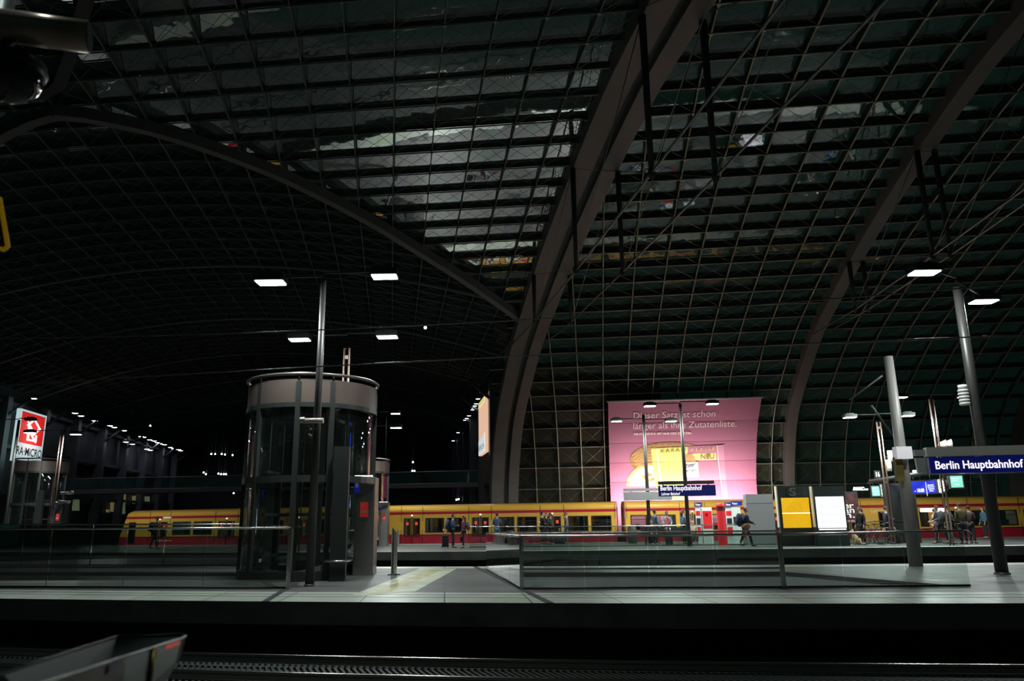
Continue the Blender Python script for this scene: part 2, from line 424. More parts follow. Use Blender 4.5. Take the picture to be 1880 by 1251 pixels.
def strip(mb, d0, d1, z, mi=0, xs=XS):
    for a, b in zip(xs[:-1], xs[1:]): mb.poly([tk(a, d0, z), tk(b, d0, z), tk(b, d1, z), tk(a, d1, z)], mi)
def wallstrip(mb, d, z0, z1, mi=0, xs=XS):
    for a, b in zip(xs[:-1], xs[1:]): mb.poly([tk(a, d, z0), tk(b, d, z0), tk(b, d, z1), tk(a, d, z1)], mi)
# voids in the middle platform: plan outlines from the edges of the light wells
def fl(px, py): p = onz(px, py); return Vector((p.x, p.y, 0))
VL = [fl(-400, 1072), fl(-120, 1079), fl(520, 1081), fl(455, 1052), fl(-120, 1051), fl(-400, 1049)]
VR = [fl(957, 1082.5), fl(1440, 1081), fl(1772, 1077), fl(1437, 1050.5), fl(893, 1052.5)]
def shape_floor(mb, outer_d0, outer_d1, holes, mi, xs):
    bm = bmesh.new()
    pts = [tk(x, outer_d0) for x in xs] + [tk(x, outer_d1) for x in reversed(xs)]
    es = []
    for L in [pts] + holes:
        vs = [bm.verts.new(p) for p in L]; es += [bm.edges.new((vs[i], vs[(i + 1) % len(vs)])) for i in range(len(vs))]
    r = bmesh.ops.triangle_fill(bm, edges=es, use_beauty=True)
    bm.verts.ensure_lookup_table()
    def inside(c, poly):
        k = False; n = len(poly)
        for i in range(n):
            a, b = poly[i], poly[i - 1]
            if (a.y > c.y) != (b.y > c.y) and c.x < (b.x - a.x) * (c.y - a.y) / (b.y - a.y) + a.x: k = not k
        return k
    for f in bm.faces:
        c = f.calc_center_median()
        if any(inside(c, h) for h in holes): continue
        P = [v.co.copy() for v in f.verts]
        if (P[1] - P[0]).cross(P[2] - P[0]).z < 0: P.reverse()
        mb.poly(P, mi)
    bm.free()
mid = MB()
xm = [x for x in XS if -40 <= x <= 52]
strip(mid, D_NEAR, D_NEAR + .92, 0, 0); strip(mid, D_NEAR + .92, D_NEAR + 1.0, -.004, 1); strip(mid, D_NEAR + 1.0, D_NEAR + 1.42, 0, 0)
strip(mid, D_NEAR + 1.42, D_NEAR + 1.5, -.004, 1); strip(mid, D_NEAR + 1.5, D_NEAR + 1.95, 0, 0)
shape_floor(mid, D_NEAR + 1.95, D_MID - .9, [VL, VR], 2, xm)
strip(mid, D_MID - .9, D_MID, 0, 0)
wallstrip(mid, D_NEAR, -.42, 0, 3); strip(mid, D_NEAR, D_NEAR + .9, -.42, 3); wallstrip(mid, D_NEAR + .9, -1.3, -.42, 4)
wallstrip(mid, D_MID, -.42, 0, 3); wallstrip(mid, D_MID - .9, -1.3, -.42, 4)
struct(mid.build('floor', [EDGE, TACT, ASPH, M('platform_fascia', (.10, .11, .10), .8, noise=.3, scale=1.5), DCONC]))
vw = MB()
for V in (VL, VR):
    n = len(V)
    for i in range(n):
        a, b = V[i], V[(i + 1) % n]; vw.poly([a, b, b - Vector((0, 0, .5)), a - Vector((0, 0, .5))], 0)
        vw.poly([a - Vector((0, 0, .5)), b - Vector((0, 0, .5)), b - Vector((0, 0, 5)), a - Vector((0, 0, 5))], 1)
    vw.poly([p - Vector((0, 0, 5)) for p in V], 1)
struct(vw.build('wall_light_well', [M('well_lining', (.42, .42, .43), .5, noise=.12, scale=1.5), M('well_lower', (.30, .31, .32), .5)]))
far = MB()
strip(far, D_FAR, D_FAR + .8, 0, 0); strip(far, D_FAR + .8, D_FAR + .9, -.004, 1); strip(far, D_FAR + .9, D_TR - .9, 0, 2); strip(far, D_TR - .9, D_TR, 0, 0)
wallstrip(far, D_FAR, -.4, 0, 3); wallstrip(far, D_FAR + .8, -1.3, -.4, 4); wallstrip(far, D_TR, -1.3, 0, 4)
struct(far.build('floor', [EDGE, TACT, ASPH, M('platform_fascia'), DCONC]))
tb = MB(); strip(tb, 5, D_NEAR + .9, -1.02); strip(tb, D_MID - .9, D_FAR + .8, -1.1); strip(tb, D_TR, D_TR + 16, -1.1)
struct(tb.build('floor', M('track_slab', (.035, .04, .038), .65, noise=.3, scale=3)))
kb = MB()
for V, idx in ((VL, (2, 3, 4, 5)), (VR, (1, 2, 3, 4, 5))):
    n = len(V); c = sum(V, Vector()) / n
    for i in (range(2, 5) if V is VL else range(1, n - 1)):
        a, b = V[i % n], V[(i + 1) % n]; d = (b - a).normalized(); s_ = Vector((d.y, -d.x, 0))
        if s_.dot(a - c) < 0: s_ = -s_
        wk = .22 if (V is VR and i in (1,)) else .5
        if V is VR and i == 1: wk = .45
        kb.poly([p + Vector((0, 0, .003)) for p in (a, b, b + s_ * wk, a + s_ * wk)]); kb.poly([a + Vector((0, 0, .003)), b + Vector((0, 0, .003)), b - Vector((0, 0, .1)) - s_ * .01, a - Vector((0, 0, .1)) - s_ * .01])
struct(kb.build('trim_13', M('kerb_dark', (.05, .046, .045), .5)))
# paving features on the middle platform
pf = MB()
def quad(mb, P, mi, z=.004): mb.poly([Vector((p.x, p.y, z)) for p in P], mi)
quad(pf, [fl(640, 1096), fl(762, 1087), fl(838, 1045), fl(772, 1044)], 0); quad(pf, [fl(676, 1092), fl(716, 1088), fl(815, 1046), fl(795, 1045)], 1, .007)
struct(pf.build('trim_10', [PATH, YEL]))
jl = MB()
for a, b in (((1010, 1108), (872, 1041)), ((487, 1105), (545, 1070))):
    A, B = fl(*a), fl(*b); d = (B - A).normalized(); s = Vector((d.y, -d.x, 0)) * .07; quad(jl, [A - s, A + s, B + s, B - s], 0, .008)
struct(jl.build('trim_11', M('joint_cover', (.04, .04, .045), .5)))
# the camera's own platform, just below the frame
own = MB(); strip(own, -12, 5.6, 0, 0); wallstrip(own, 5.6, -1.02, 0, 1)
struct(own.build('floor', [ASPH, DCONC]))
# rails of the near track
RAILM = M('rail_steel', (.45, .43, .40), .22, 1.0)
for d, lab in ((12.0, 'worn steel rail of the near track, the one nearer the camera'), (13.5, 'shiny steel rail of the near track, close under the platform edge')):
    m = MB()
    xs = XS; pts = [tk(x, d, 0) for x in xs]
    for a, b in zip(pts[:-1], pts[1:]):
        for (y0, z0, y1, z1) in ((-.035, -.80, .035, -.80), (-.035, -.80, -.035, -.84), (.035, -.80, .035, -.84), (-.01, -.84, -.01, -.93), (.01, -.84, .01, -.93), (-.07, -.94, .07, -.94)):
            m.poly([a + Vector((0, y0, z0)), b + Vector((0, y0, z0)), b + Vector((0, y1, z1)), a + Vector((0, y1, z1))])
    m.tube([p + Vector((0, 0, -.826)) for p in pts], .034, 10, cap=False); tag(m.build('rail', RAILM), lab, 'rail')
sl = MB()
x = -22.
while x < 26:
    a = head_t(x) + .55
    sl.box(tk(x, 12.75, -.985), (.045, 1.75, .05), a); x += .115
tag(sl.build('track_grating', M('grating', (.04, .05, .046), .5, .4)), 'ribbed dark grating lying between the two rails', 'grating', kind='stuff')
for d in (27.9, 29.4, 32.9, 34.4):
    m = MB(); P = [tk(x, d, -.86) for x in XS[::2]]; m.tube(P, .05, 4, cap=False)
    tag(m.build('rail', RAILM), {27.9: 'rail in the dark trench closest behind the middle platform', 29.4: 'second rail in the dark trench behind the middle platform', 32.9: 'third rail in the dark trench before the far platform', 34.4: 'rail in the dark trench tight against the far platform'}[d], 'rail')
#SECTION BACK
# ================================================================ cross-hall buildings
BW = M('building_cladding', (.05, .055, .055), .6, noise=.2, scale=.5)
PIER = M('pier_cladding', (.08, .09, .095), .5, noise=.1, scale=.6)
WINY = M('lit_office_window', (.3, .3, .2), .3, 0, (.62, .60, .30), .12)
WIND = M('dark_window', (.01, .012, .012), .1)
def sidewall(s, sgn, name, n0, n1):
    m = MB(); a, b = psn(s, n0, 0), psn(s, n1, 0); o = SV * sgn * 1.2
    for z0, z1 in ((-1, 17.),):
        m.poly([a + o + Vector((0, 0, z0)), b + o + Vector((0, 0, z0)), b + o + Vector((0, 0, z1)), a + o + Vector((0, 0, z1))])
    m.poly([a + o, a + o + SV * sgn * 14, a + o + SV * sgn * 14 + Vector((0, 0, 13.4)), a + o + Vector((0, 0, 14.6))])
    for z in (4.6, 8.9, 13.0):
        c = (a + b) / 2 + o * .6; L = (b - a).length
        m.box(c + Vector((0, 0, z)), (.5, L, .35), atan2(DV.y, DV.x) - pi / 2)
    struct(m.build(name, BW))
    m = MB(); n = n0 + 1
    while n < n1:
        c = psn(s, n, 6.2) + o * .35; m.box(c, (.9, .9, 14.4), atan2(DV.y, DV.x) - pi / 2)
        m.tube([c + Vector((0, 0, 5.2)), c + Vector((0, 0, 7.0)) - SV * sgn * 2.2], .15, 6); n += 8.
    struct(m.build('trim_12', PIER))
sidewall(-22, -1, 'wall_left', 64, 129); sidewall(22, 1, 'wall_right', 63, 129)
ew = MB(); a, b = psn(-30, 129.2, 0), psn(30, 129.2, 0)
ew.poly([a - Vector((0, 0, 1)), b - Vector((0, 0, 1)), b + Vector((0, 0, 19)), a + Vector((0, 0, 19))])
struct(ew.build('wall_back', BW))
bk = MB(); bk.poly([(-90, -13.5, -1), (90, -22, -1), (90, -22, 8), (-90, -13.5, 8)]); struct(bk.build('wall_front', BW))
gr = MB(); gr.poly([(-120, 62, -1.12), (80, 62, -1.12), (80, 220, -1.12), (-120, 220, -1.12)])
struct(gr.build('floor', DCONC))
def wallpt(px, py, s=-22.8):                  # a pixel on the facade plane
    d = ray(px, py); k = ((C0 - CAM).dot(SV) + s) / d.dot(SV); return CAM + d * k
wi = 0
for (x0, y0, x1, y1) in ((134, 918, 146, 938), (204, 923, 211, 940), (222, 908, 231, 925), (222, 926, 230, 944), (244, 911, 251, 925), (253, 911, 260, 925), (267, 912, 275, 922), (287, 915, 293, 928), (196, 936, 201, 941), (112, 1e9, 0, 0)):
    if y0 > 5000: continue
    P = [wallpt(x0, y1), wallpt(x1, y1), wallpt(x1, y0), wallpt(x0, y0)]; wi += 1; m = MB()
    n = SV; m.poly(P); m.poly([p - n * .1 for p in P]); m.box((P[0] + P[2]) / 2 + n * .05, (.06, .08, (P[3] - P[0]).length), 0)
    struct(m.build('window_%d' % wi, M('lit_window_%d' % (wi % 3), (.2, .2, .1), .4, 0, ((.45, .52, .22), (.30, .42, .24), (.55, .45, .22))[wi % 3], .16)))
# floodlights along the two facades
FLE = M('floodlight_lens', (.9, .9, 1), .3, 0, (.80, .82, 1.), 14)
FL_L = [(62, 731), (138, 758), (149, 763), (174, 772), (202, 781), (210, 784), (228, 790), (259, 801), (264, 802), (275, 807), (283, 809), (289, 812), (294, 814), (302, 816), (313, 821), (319, 823), (328, 825), (332, 827), (231, 811), (243, 815), (270, 824), (276, 826)]
FL_R = [(885, 720), (877.5, 732), (874, 741), (872, 745), (870, 749), (868, 752), (861, 763), (857, 768), (854, 771), (841, 794), (832, 809)]
flo = None
def floodlight(P, r, lab, grp, side=-1):
    global flo
    if flo is None:
        flo = tag(empty('floodlight', P), lab, 'floodlight', grp)
        m = MB(); m.lathe([(.0, .22), (.18, .2), (.24, 0), (.22, -.05)], 14); m.build('housing', DARKM, flo)
        m = MB(); m.lathe([(.0, -.07), (.14, -.06), (.2, -.02)], 14); m.build('lens', FLE, flo)
        m = MB(); m.tube([(0, 0, .15), Vector((0, 0, .35)) + SV * side * (.8 if side < 0 else .45)], .03, 6); m.build('bracket', DARKM, flo); o = flo
    else: o = copy_tree(flo, P, 0, lab, grp)
    o.location = P; o.scale = (r, r, r)
for (x, y) in FL_L:
    P = wallpt(x, y, -20.6); floodlight(P, 1.0 + P.y / 130, 'small white floodlight in the sloping row along the dark office facade', 'floodlights along the dark office facade')
flo = None
for (x, y) in FL_R:
    P = wallpt(x, y, 21.6); floodlight(P, .8 + P.y / 260, 'small white floodlight in the short row beside the tall lit billboard', 'floodlights by the tall billboard', 1)
# far pin lights
pin = None
for (x, y) in ((276, 782), (395, 834), (407, 834), (413, 835), (388, 834), (427, 836), (374, 868), (378, 871), (401, 870), (406, 871), (411, 871), (415, 871), (757, 865), (761, 865), (758, 849), (838, 918), (842, 917), (429, 906), (378, 897), (781, 602), (706, 893)):
    P = ony(x, y, 92); 
    if y < 700: P = ony(x, y, 48)
    m = MB(); m.ball((0, 0, 0), .1, 8); m.tube([(0, 0, .08), (0, 0, max(.5, zns(max(-22, min(22, S_of(P)))) + .5 - P.z))], .012, 4, mi=1)
    o = m.build('pin_light', [FLE, DARKM]); o.location = P; tag(o, 'tiny white hanging light far off in the dark cross hall', 'pin light', 'tiny lights in the dark cross hall')
# footbridge
b = tag(empty('footbridge', (0, 0, 0)), 'glazed footbridge crossing the dark hall behind the train', 'footbridge')
a0, a1 = psn(-22.5, 73, 0), psn(22.5, 73, 0); yaw = atan2((a1 - a0).y, (a1 - a0).x); cc = (a0 + a1) / 2; L = (a1 - a0).length
m = MB(); m.box(cc + Vector((0, 1, 4.75)), (L, 2.2, .4), yaw); m.build('deck', M('bridge_deck', (.12, .13, .13), .5), b)
m = MB(); m.box(cc + Vector((0, 0, 5.5)), (L, .03, 1.1), yaw); m.build('glass_side', glassmat('bridge_glass', (.6, .75, .75), .12, .05, .06, (.2, .35, .35)), b)
m = MB(); m.tube([a0 + Vector((0, 0, 6.1)), a1 + Vector((0, 0, 6.1))], .05, 6); m.tube([a0 + Vector((0, 0, 4.95)), a1 + Vector((0, 0, 4.95))], .05, 6); m.build('handrail', M('bridge_rail', (.35, .4, .4), .4, .6), b)
# ---------------------------------------------------------------- big lit signs on the facades
def plane_fn(BL, BR, TL, nrm):
    U = (BR - BL); V = (TL - BL)
    return lambda u, v, d: BL + U * u + V * v + nrm * d
s1 = tag(empty('lit_sign', (0, 0, 0)), 'tall red and white lit sign reading RA-MICRO on the dark office facade', 'sign')
BL = wallpt(25.5, 846, -20.4); BR = wallpt(75, 850, -20.4); hT = wallpt(86, 763, -20.4); TLp = wallpt(41, 748, -20.4)
hgt = (TLp.z - BL.z + hT.z - BR.z) / 2
cBL = Vector((BL.x, BL.y, BL.z)); cBR = Vector((BR.x, BR.y, BL.z)); nr = SV
f1 = plane_fn(cBL, cBR, cBL + Vector((0, 0, hgt)), nr)
m = MB(); m.prism([(0, 0), (1, 0), (1, 1), (0, 1)], f1, 0, -.35); m.build('sign_case', M('lit_white', (.8, .85, .85), .4, 0, (.55, .75, .78), .75), s1)
m = MB(); m.prism([(.06, .36), (.94, .36), (.94, .96), (.06, .96)], f1, .03, .01); m.build('red_field', M('lit_red', (.6, .02, .02), .4, 0, (.62, .022, .018), .8), s1)
m = MB()
def band(mb, pts, wdt, fn, d0, d1, mi=0, asp=1.):
    for (a, b_) in zip(pts[:-1], pts[1:]):
        dx, dy = b_[0] - a[0], (b_[1] - a[1]) * asp; L_ = hypot(dx, dy); nx, ny = -dy / L_ * wdt / 2, dx / L_ * wdt / 2 / asp
        ex, ey = dx / L_ * wdt / 2, dy / L_ * wdt / 2 / asp
        mb.prism([(a[0] - nx - ex, a[1] - ny - ey), (b_[0] - nx + ex, b_[1] - ny + ey), (b_[0] + nx + ex, b_[1] + ny + ey), (a[0] + nx - ex, a[1] + ny - ey)], fn, d0, d1, mi)
band(m, [(.52, .86), (.76, .70), (.52, .54), (.32, .72), (.52, .86)], .075, f1, .06, .04, asp=1.9)
band(m, [(.36, .66), (.36, .44)], .085, f1, .06, .04, asp=1.9); band(m, [(.36, .44), (.66, .44), (.66, .54)], .075, f1, .06, .04, asp=1.9)
band(m, [(.45, .56), (.66, .42)], .06, f1, .06, .04, asp=1.9); band(m, [(.3, .78), (.5, .64)], .05, f1, .06, .04, asp=1.9)
m.build('emblem', M('lit_emblem', (.9, .9, .9), .4, 0, (.9, .85, .85), .9), s1)
m = MB(); add_text(m, 'RA·MiCRO', lambda u, v, d: f1(.02 + u, .13 + v, .05), 1, width=.94, height=.155, bold=.012); add_text(m, 'KANZLEISOFTWARE', lambda u, v, d: f1(.04 + u, .05 + v, .05), 1, width=.9, height=.035)
m.build('lettering', M('sign_black', (.01, .01, .012), .5), s1)
arealight('sign_glow', (cBL + cBR) / 2 + Vector((0, 0, hgt / 2)) + SV * .6, 3, 25, (1, .55, .5), rot=(pi / 2, 0, atan2(SV.y, SV.x) + pi / 2))
s2 = tag(empty('billboard', (0, 0, 0)), 'tall narrow peach and white lit billboard seen nearly edge on', 'billboard')
q = [wallpt(879, 838, 21.6), wallpt(890.5, 828, 21.6), wallpt(891, 724.5, 21.6), wallpt(879, 741, 21.6)]
f2 = plane_fn(q[0], Vector((q[1].x, q[1].y, q[0].z)), Vector((q[0].x, q[0].y, q[3].z)), -SV)
m = MB(); m.prism([(0, 0), (1, 0), (1, 1), (0, 1)], f2, 0, -.3); m.build('sign_case', M('lit_peach', (.8, .5, .35), .4, 0, (.95, .60, .42), .8), s2)
m = MB(); m.prism([(0.02, 0.01), (.98, 0.01), (.98, .34), (.5, .3), (0.02, .27)], f2, .03, .01); m.build('white_field', M('lit_white2', (.8, .85, .85), .4, 0, (.72, .82, .85), .8), s2)
m = MB(); m.prism([(0.02, .9), (.98, .9), (.98, .99), (0.02, .99)], f2, .03, .01); m.build('yellow_band', M('lit_yellow', (.8, .8, .3), .4, 0, (.8, .75, .3), .8), s2)
m = MB(); add_text(m, 'BERLIN', lambda u, v, d: f2(.08 + u, .08 + v, .05), 1, width=.84, height=.09); m.build('lettering', M('lit_blue_letters', (.05, .2, .5), .5), s2)
# ---------------------------------------------------------------- advertising banner following the glass wall
BX0, BX1 = 1121, 1391
def plane_n(px, py, n):
    d = ray(px, py); k = (n - CAM.dot(NV)) / d.dot(NV); return CAM + d * k
tb0 = plane_n(BX0, 905, 58.6).dot(TV); tb1 = plane_n(BX1, 905, 58.6).dot(TV)
ZB0, ZB1 = .4, 9.7
def nin(z):                                        # inner face of the curved wall at height z
    best = 59.
    for i in range(len(FINE) - 1, 0, -1):
        if FINE[i][1] <= z <= FINE[i - 1][1]:
            f = (z - FINE[i][1]) / max(1e-9, FINE[i - 1][1] - FINE[i][1]); best = FINE[i][0] + (FINE[i - 1][0] - FINE[i][0]) * f; break
    return best - .75
def zpx(py):                                       # height of the banner line seen at image row py
    return onz_n(1250, py)
def onz_n(px, py):
    n = 58.2
    for _ in range(6): P = plane_n(px, py, n); n = nin(P.z)
    return P.z
FOLD = [ZB0, zpx(884), zpx(848), zpx(812), zpx(775), ZB1]
def bz(v): return ZB0 + (ZB1 - ZB0) * v
def bfn(u, v, d):
    z = bz(v); k = 0
    while k < len(FOLD) - 2 and z > FOLD[k + 1]: k += 1
    f = (z - FOLD[k]) / (FOLD[k + 1] - FOLD[k]); n0, n1 = nin(FOLD[k]) + .012, nin(FOLD[k + 1]) - .012
    n = n0 + (n1 - n0) * f - d
    return ptn(tb0 + (tb1 - tb0) * u, n, z)
ban = tag(empty('advertising_banner', (0, 0, 0)), 'huge pink chocolate advertising banner hung on the curved glass wall', 'banner')
def bgrid(name, u0, u1, v0, v1, mat, d=0.):
    m = MB(); cuts = sorted(set([v0, v1] + [(z - ZB0) / (ZB1 - ZB0) + e for z in FOLD for e in (-.0005, .0005) if v0 < (z - ZB0) / (ZB1 - ZB0) < v1]))
    for a, b_ in zip(cuts[:-1], cuts[1:]): m.poly([bfn(u0, a, d), bfn(u1, a, d), bfn(u1, b_, d), bfn(u0, b_, d)]); m.poly([bfn(u0, a, d - .02), bfn(u1, a, d - .02), bfn(u1, b_, d - .02), bfn(u0, b_, d - .02)])
    return m.build(name, mat, ban)
PINK = M('banner_cloth', (.36, .125, .215), .7, noise=.03, scale=.3)
bgrid('cloth', 0, 1, 0, 1, PINK)
def UV(px, py):                                    # banner coordinates of a surveyed point (average plane)
    u = (px - (1118.5 + (py - 745) * .03)) / ((1397 - (py - 745) * .07) - (1118.5 + (py - 745) * .03))
    yb = 745 - (px - 1118) * .03; 
    P = None; lo, hi = -.1, 1.1
    for _ in range(24):
        mv = (lo + hi) / 2; W_ = bfn(u, mv, 0) - CAM; yy = 625.5 - FPX * W_.dot(Uv) / W_.dot(Fv)
        if yy > py: lo = mv
        else: hi = mv
    return u, (lo + hi) / 2
def bpoly(name, pix, mat, d):
    d *= .6
    pts = [UV(*p) for p in pix]; m = MB(); bm = bmesh.new()
    f = bm.faces.new([bm.verts.new((p[0], p[1], 0)) for p in pts])
    for z in FOLD[1:-1]:
        bmesh.ops.bisect_plane(bm, geom=bm.verts[:] + bm.edges[:] + bm.faces[:], plane_co=(0, (z - ZB0) / (ZB1 - ZB0), 0), plane_no=(0, 1, 0))
    bmesh.ops.triangulate(bm, faces=bm.faces[:])
    for f in bm.faces:
        c = f.calc_center_median(); q = [bfn(v.co.x + (c.x - v.co.x) * 1e-3, v.co.y + (c.y - v.co.y) * 1e-2, d) for v in f.verts]; m.poly(q)
    bm.free(); return m.build(name, mat, ban)
def ell(cx, cy, rx, ry, rot=0., n=28): return [(cx + rx * cos(t) * cos(rot) - ry * sin(t) * sin(rot), cy + rx * cos(t) * sin(rot) + ry * sin(t) * cos(rot)) for t in [2 * pi * k / n for k in range(n)]]
POD = M('pod_brown', (.30, .17, .05), .7, noise=.4, scale=6); PODL = M('pod_light', (.45, .28, .10), .7)
bpoly('cocoa_pod', [(1159, 846), (1162, 835), (1172, 826), (1190, 818), (1215, 813), (1245, 812), (1275, 816), (1290, 822), (1290, 840), (1240, 850), (1200, 856), (1190, 858), (1172, 866), (1163, 858)], POD, .05)
for k in range(6):
    y0 = 822 + k * 6; bpoly('pod_ridge', [(1163 + k * 2, y0 + 14), (1180, y0 + 6 - k), (1215, y0 - 4), (1262, y0 - 6), (1262, y0 - 4.8), (1215, y0 - 2.5), (1181, y0 + 7.5 - k), (1165 + k * 2, y0 + 15.5)], PODL, .06)
bpoly('cut_pod_half', [(1152, 893), (1154, 880), (1162, 867), (1175, 858), (1192, 853), (1205, 853), (1210, 893)], M('pod_rim', (.55, .36, .16), .7), .07)
bpoly('pod_flesh', [(1157, 893), (1160, 880), (1168, 869), (1181, 861), (1198, 856), (1210, 856), (1210, 893)], M('pod_flesh_cream', (.80, .62, .42), .7), .08)
for (x, y, a) in ((1186, 877, .5), (1194, 872, .2), (1199, 881, -.2)): bpoly('cocoa_bean', ell(x, y, 6, 3.2, a, 14), POD, .09)
GRN = M('packet_green', (.50, .60, .10), .5); LIME = M('packet_lime', (.62, .68, .14), .5)
bpoly('packet', [(1198, 823), (1332, 817), (1334, 915), (1209, 917)], M('packet_mauve', (.33, .115, .19), .5), .10)
bpoly('green_field', [(1198, 824), (1266, 821), (1266, 832), (1258, 846), (1254, 870), (1258, 917), (1209, 917)], GRN, .12)
bpoly('lime_strip', [(1268, 834), (1317, 832), (1317.5, 845), (1268, 846)], LIME, .13)
bpoly('seam', [(1208, 825), (1211, 825), (1219, 917), (1216, 917)], M('packet_shine', (.8, .85, .5), .3), .14)
bpoly('seam', [(1319.3, 818), (1320.6, 818), (1325.6, 915), (1324.2, 915)], M('packet_shine2', (.9, .6, .65), .3), .14)
bpoly('crinkled_edge', [(1321, 818), (1332, 817), (1334, 915), (1327, 915)], M('packet_edge', (.42, .17, .26), .5), .13)
bpoly('cocoa_nut', ell(1268, 852, 13, 19, 0.1, 20), M('nut_brown', (.40, .20, .06), .6, noise=.3, scale=8), .15)
bpoly('badge', [(1254, 850), (1284, 848), (1285, 877), (1256, 878)], M('badge_rim', (.7, .5, .3), .5), .17)
bpoly('badge_face', [(1255.5, 851), (1282.5, 849.5), (1283.5, 875.5), (1257.5, 876.5)], WHITE, .18)
def btext(name, txt, px0, py0, px1, py1, hpx, mat, d=.2, **k):      # baseline from (px0,py0) to (px1,py1)
    a = UV(px0, py0); b_ = UV(px1, py1); t = UV(px0, py0 - hpx); m = MB()
    vs, fs = text_mb(txt, 1, **k); x0 = min(v.x for v in vs); x1 = max(v.x for v in vs); cap = .70
    base = len(m.v); d = d * .65
    for v in vs:
        fx = (v.x - x0) / (x1 - x0); u = a[0] + (b_[0] - a[0]) * fx; vv = a[1] + (b_[1] - a[1]) * fx + (t[1] - a[1]) * v.y / cap
        m.v.append(tuple(bfn(u, vv, d + v.z * .3)))
    for f in fs: m.f.append(tuple(base + i for i in f)); m.mi.append(0); m.sm.append(False)
    return m.build(name, mat, ban)
BW_ = M('banner_white', (.9, .80, .80), .6)
btext('lettering', 'Dieser Satz ist schon', 1166, 769.5, 1316, 765.5, 11.5, BW_, bold=-.004)
btext('lettering', 'länger als ihre Zutatenliste.', 1166, 788.5, 1355, 784, 11.5, BW_, bold=-.004)
btext('small_lettering', 'DIE STÄRKE 81%. MIT NUR DREI ZUTATEN.', 1167, 799.8, 1274, 797.8, 3.8, BW_, bold=.02)
btext('lettering', 'KAKAO', 1217, 832.5, 1262, 829.5, 6, M('packet_brown', (.22, .12, .04), .6), .2, space=1.3)
btext('lettering', 'KLASSE', 1272, 829.5, 1315, 827, 6, M('packet_gold', (.6, .45, .12), .5), .2, space=1.3)
btext('lettering', 'NEU', 1289, 844, 1314, 843, 8.5, M('packet_brown'), .2, bold=.03)
NAVY = M('badge_navy', (.02, .03, .09), .5)
btext('lettering', 'Ritter', 1259, 861, 1279, 856.5, 7, NAVY, .22, shear=.4, bold=.01); btext('lettering', 'SPORT', 1259, 869.5, 1281, 867.5, 5, NAVY, .22)
m = MB(); m.tube([bfn(-.01, 1.0, .05), bfn(1.01, 1.0, .05)], .07, 8); m.build('top_bar', WHITE, ban)
# floodlights that wash the banner from below
for k in range(5):
    t = tb0 + (tb1 - tb0) * (k + .5) / 5; P = ptn(t, 54.9, .35)
    fo = tag(empty('banner_floodlight', P), 'floodlight on the ledge washing the pink banner from below, hidden by the train', 'floodlight', 'floodlights below the banner')
    m = MB(); m.box((0, 0, 0), (1.2, .3, .2)); m.box(NV * 1.4, (1.7, .3, .2)); m.box(NV * .7, (.1, 1.4, .08)); m.tube([(0, 0, -.1), (0, 0, -1.6)], .05, 6); m.build('housing', DARKM, fo)
    sl_ = bpy.data.lights.new('banner_wash', 'SPOT'); sl_.energy = 330; sl_.color = (1., .84, .76); sl_.spot_size = radians(165); sl_.spot_blend = .6; sl_.shadow_soft_size = .07
    arealight('banner_wash', P + NV * 1.4 + Vector((0, .05, .25)), 1.6, 150, (1., .82, .76), rot=(radians(137), 0, 0), size_y=.2, spread=radians(95))
    so = bpy.data.objects.new('banner_wash', sl_); COL.objects.link(so); so.location = P + Vector((0, .05, .25)); so.rotation_euler = (radians(125), 0, 0)
#SECTION TRAIN
# ================================================================ train
TY = M('train_ochre', (.62, .335, .05), .28, 0, noise=.05, scale=1, coat=.5)
TRD = M('train_crimson', (.36, .012, .03), .28, 0, noise=.08, scale=1, coat=.5)
TFR = M('window_rubber', (.012, .012, .012), .4)
TGL = glassmat('train_glass', (.74, .78, .75), .05, .02)
TIN = M('train_interior', (.42, .42, .36), .6); TSEAT = M('seat_blue', (.03, .04, .09), .8); TPOLE = M('grab_pole', (.6, .45, .08), .35, .3)
STK = M('red_patch', (.8, .06, .05), .5, 0, (.9, .10, .08), .25)
ZT0, ZT1 = -.35, 1.12                                 # crimson skirt
W0, W1 = 1.28, 2.12                                   # window sill/head (relative below)
ZS0, ZS1 = 0.0, 0.0
TH = 2.50; CW = 3.0
WZ0, WZ1 = .70, 1.62; RB = .56                        # glazing and colour split heights above the platform
CL = 17.9
FEAT = [('w', 1.02), ('w', 2.62), ('d', 4.42), ('w', 6.2), ('w', 7.8), ('d', 9.55), ('w', 11.3), ('w', 12.9), ('d', 14.6), ('c', 16.75)]
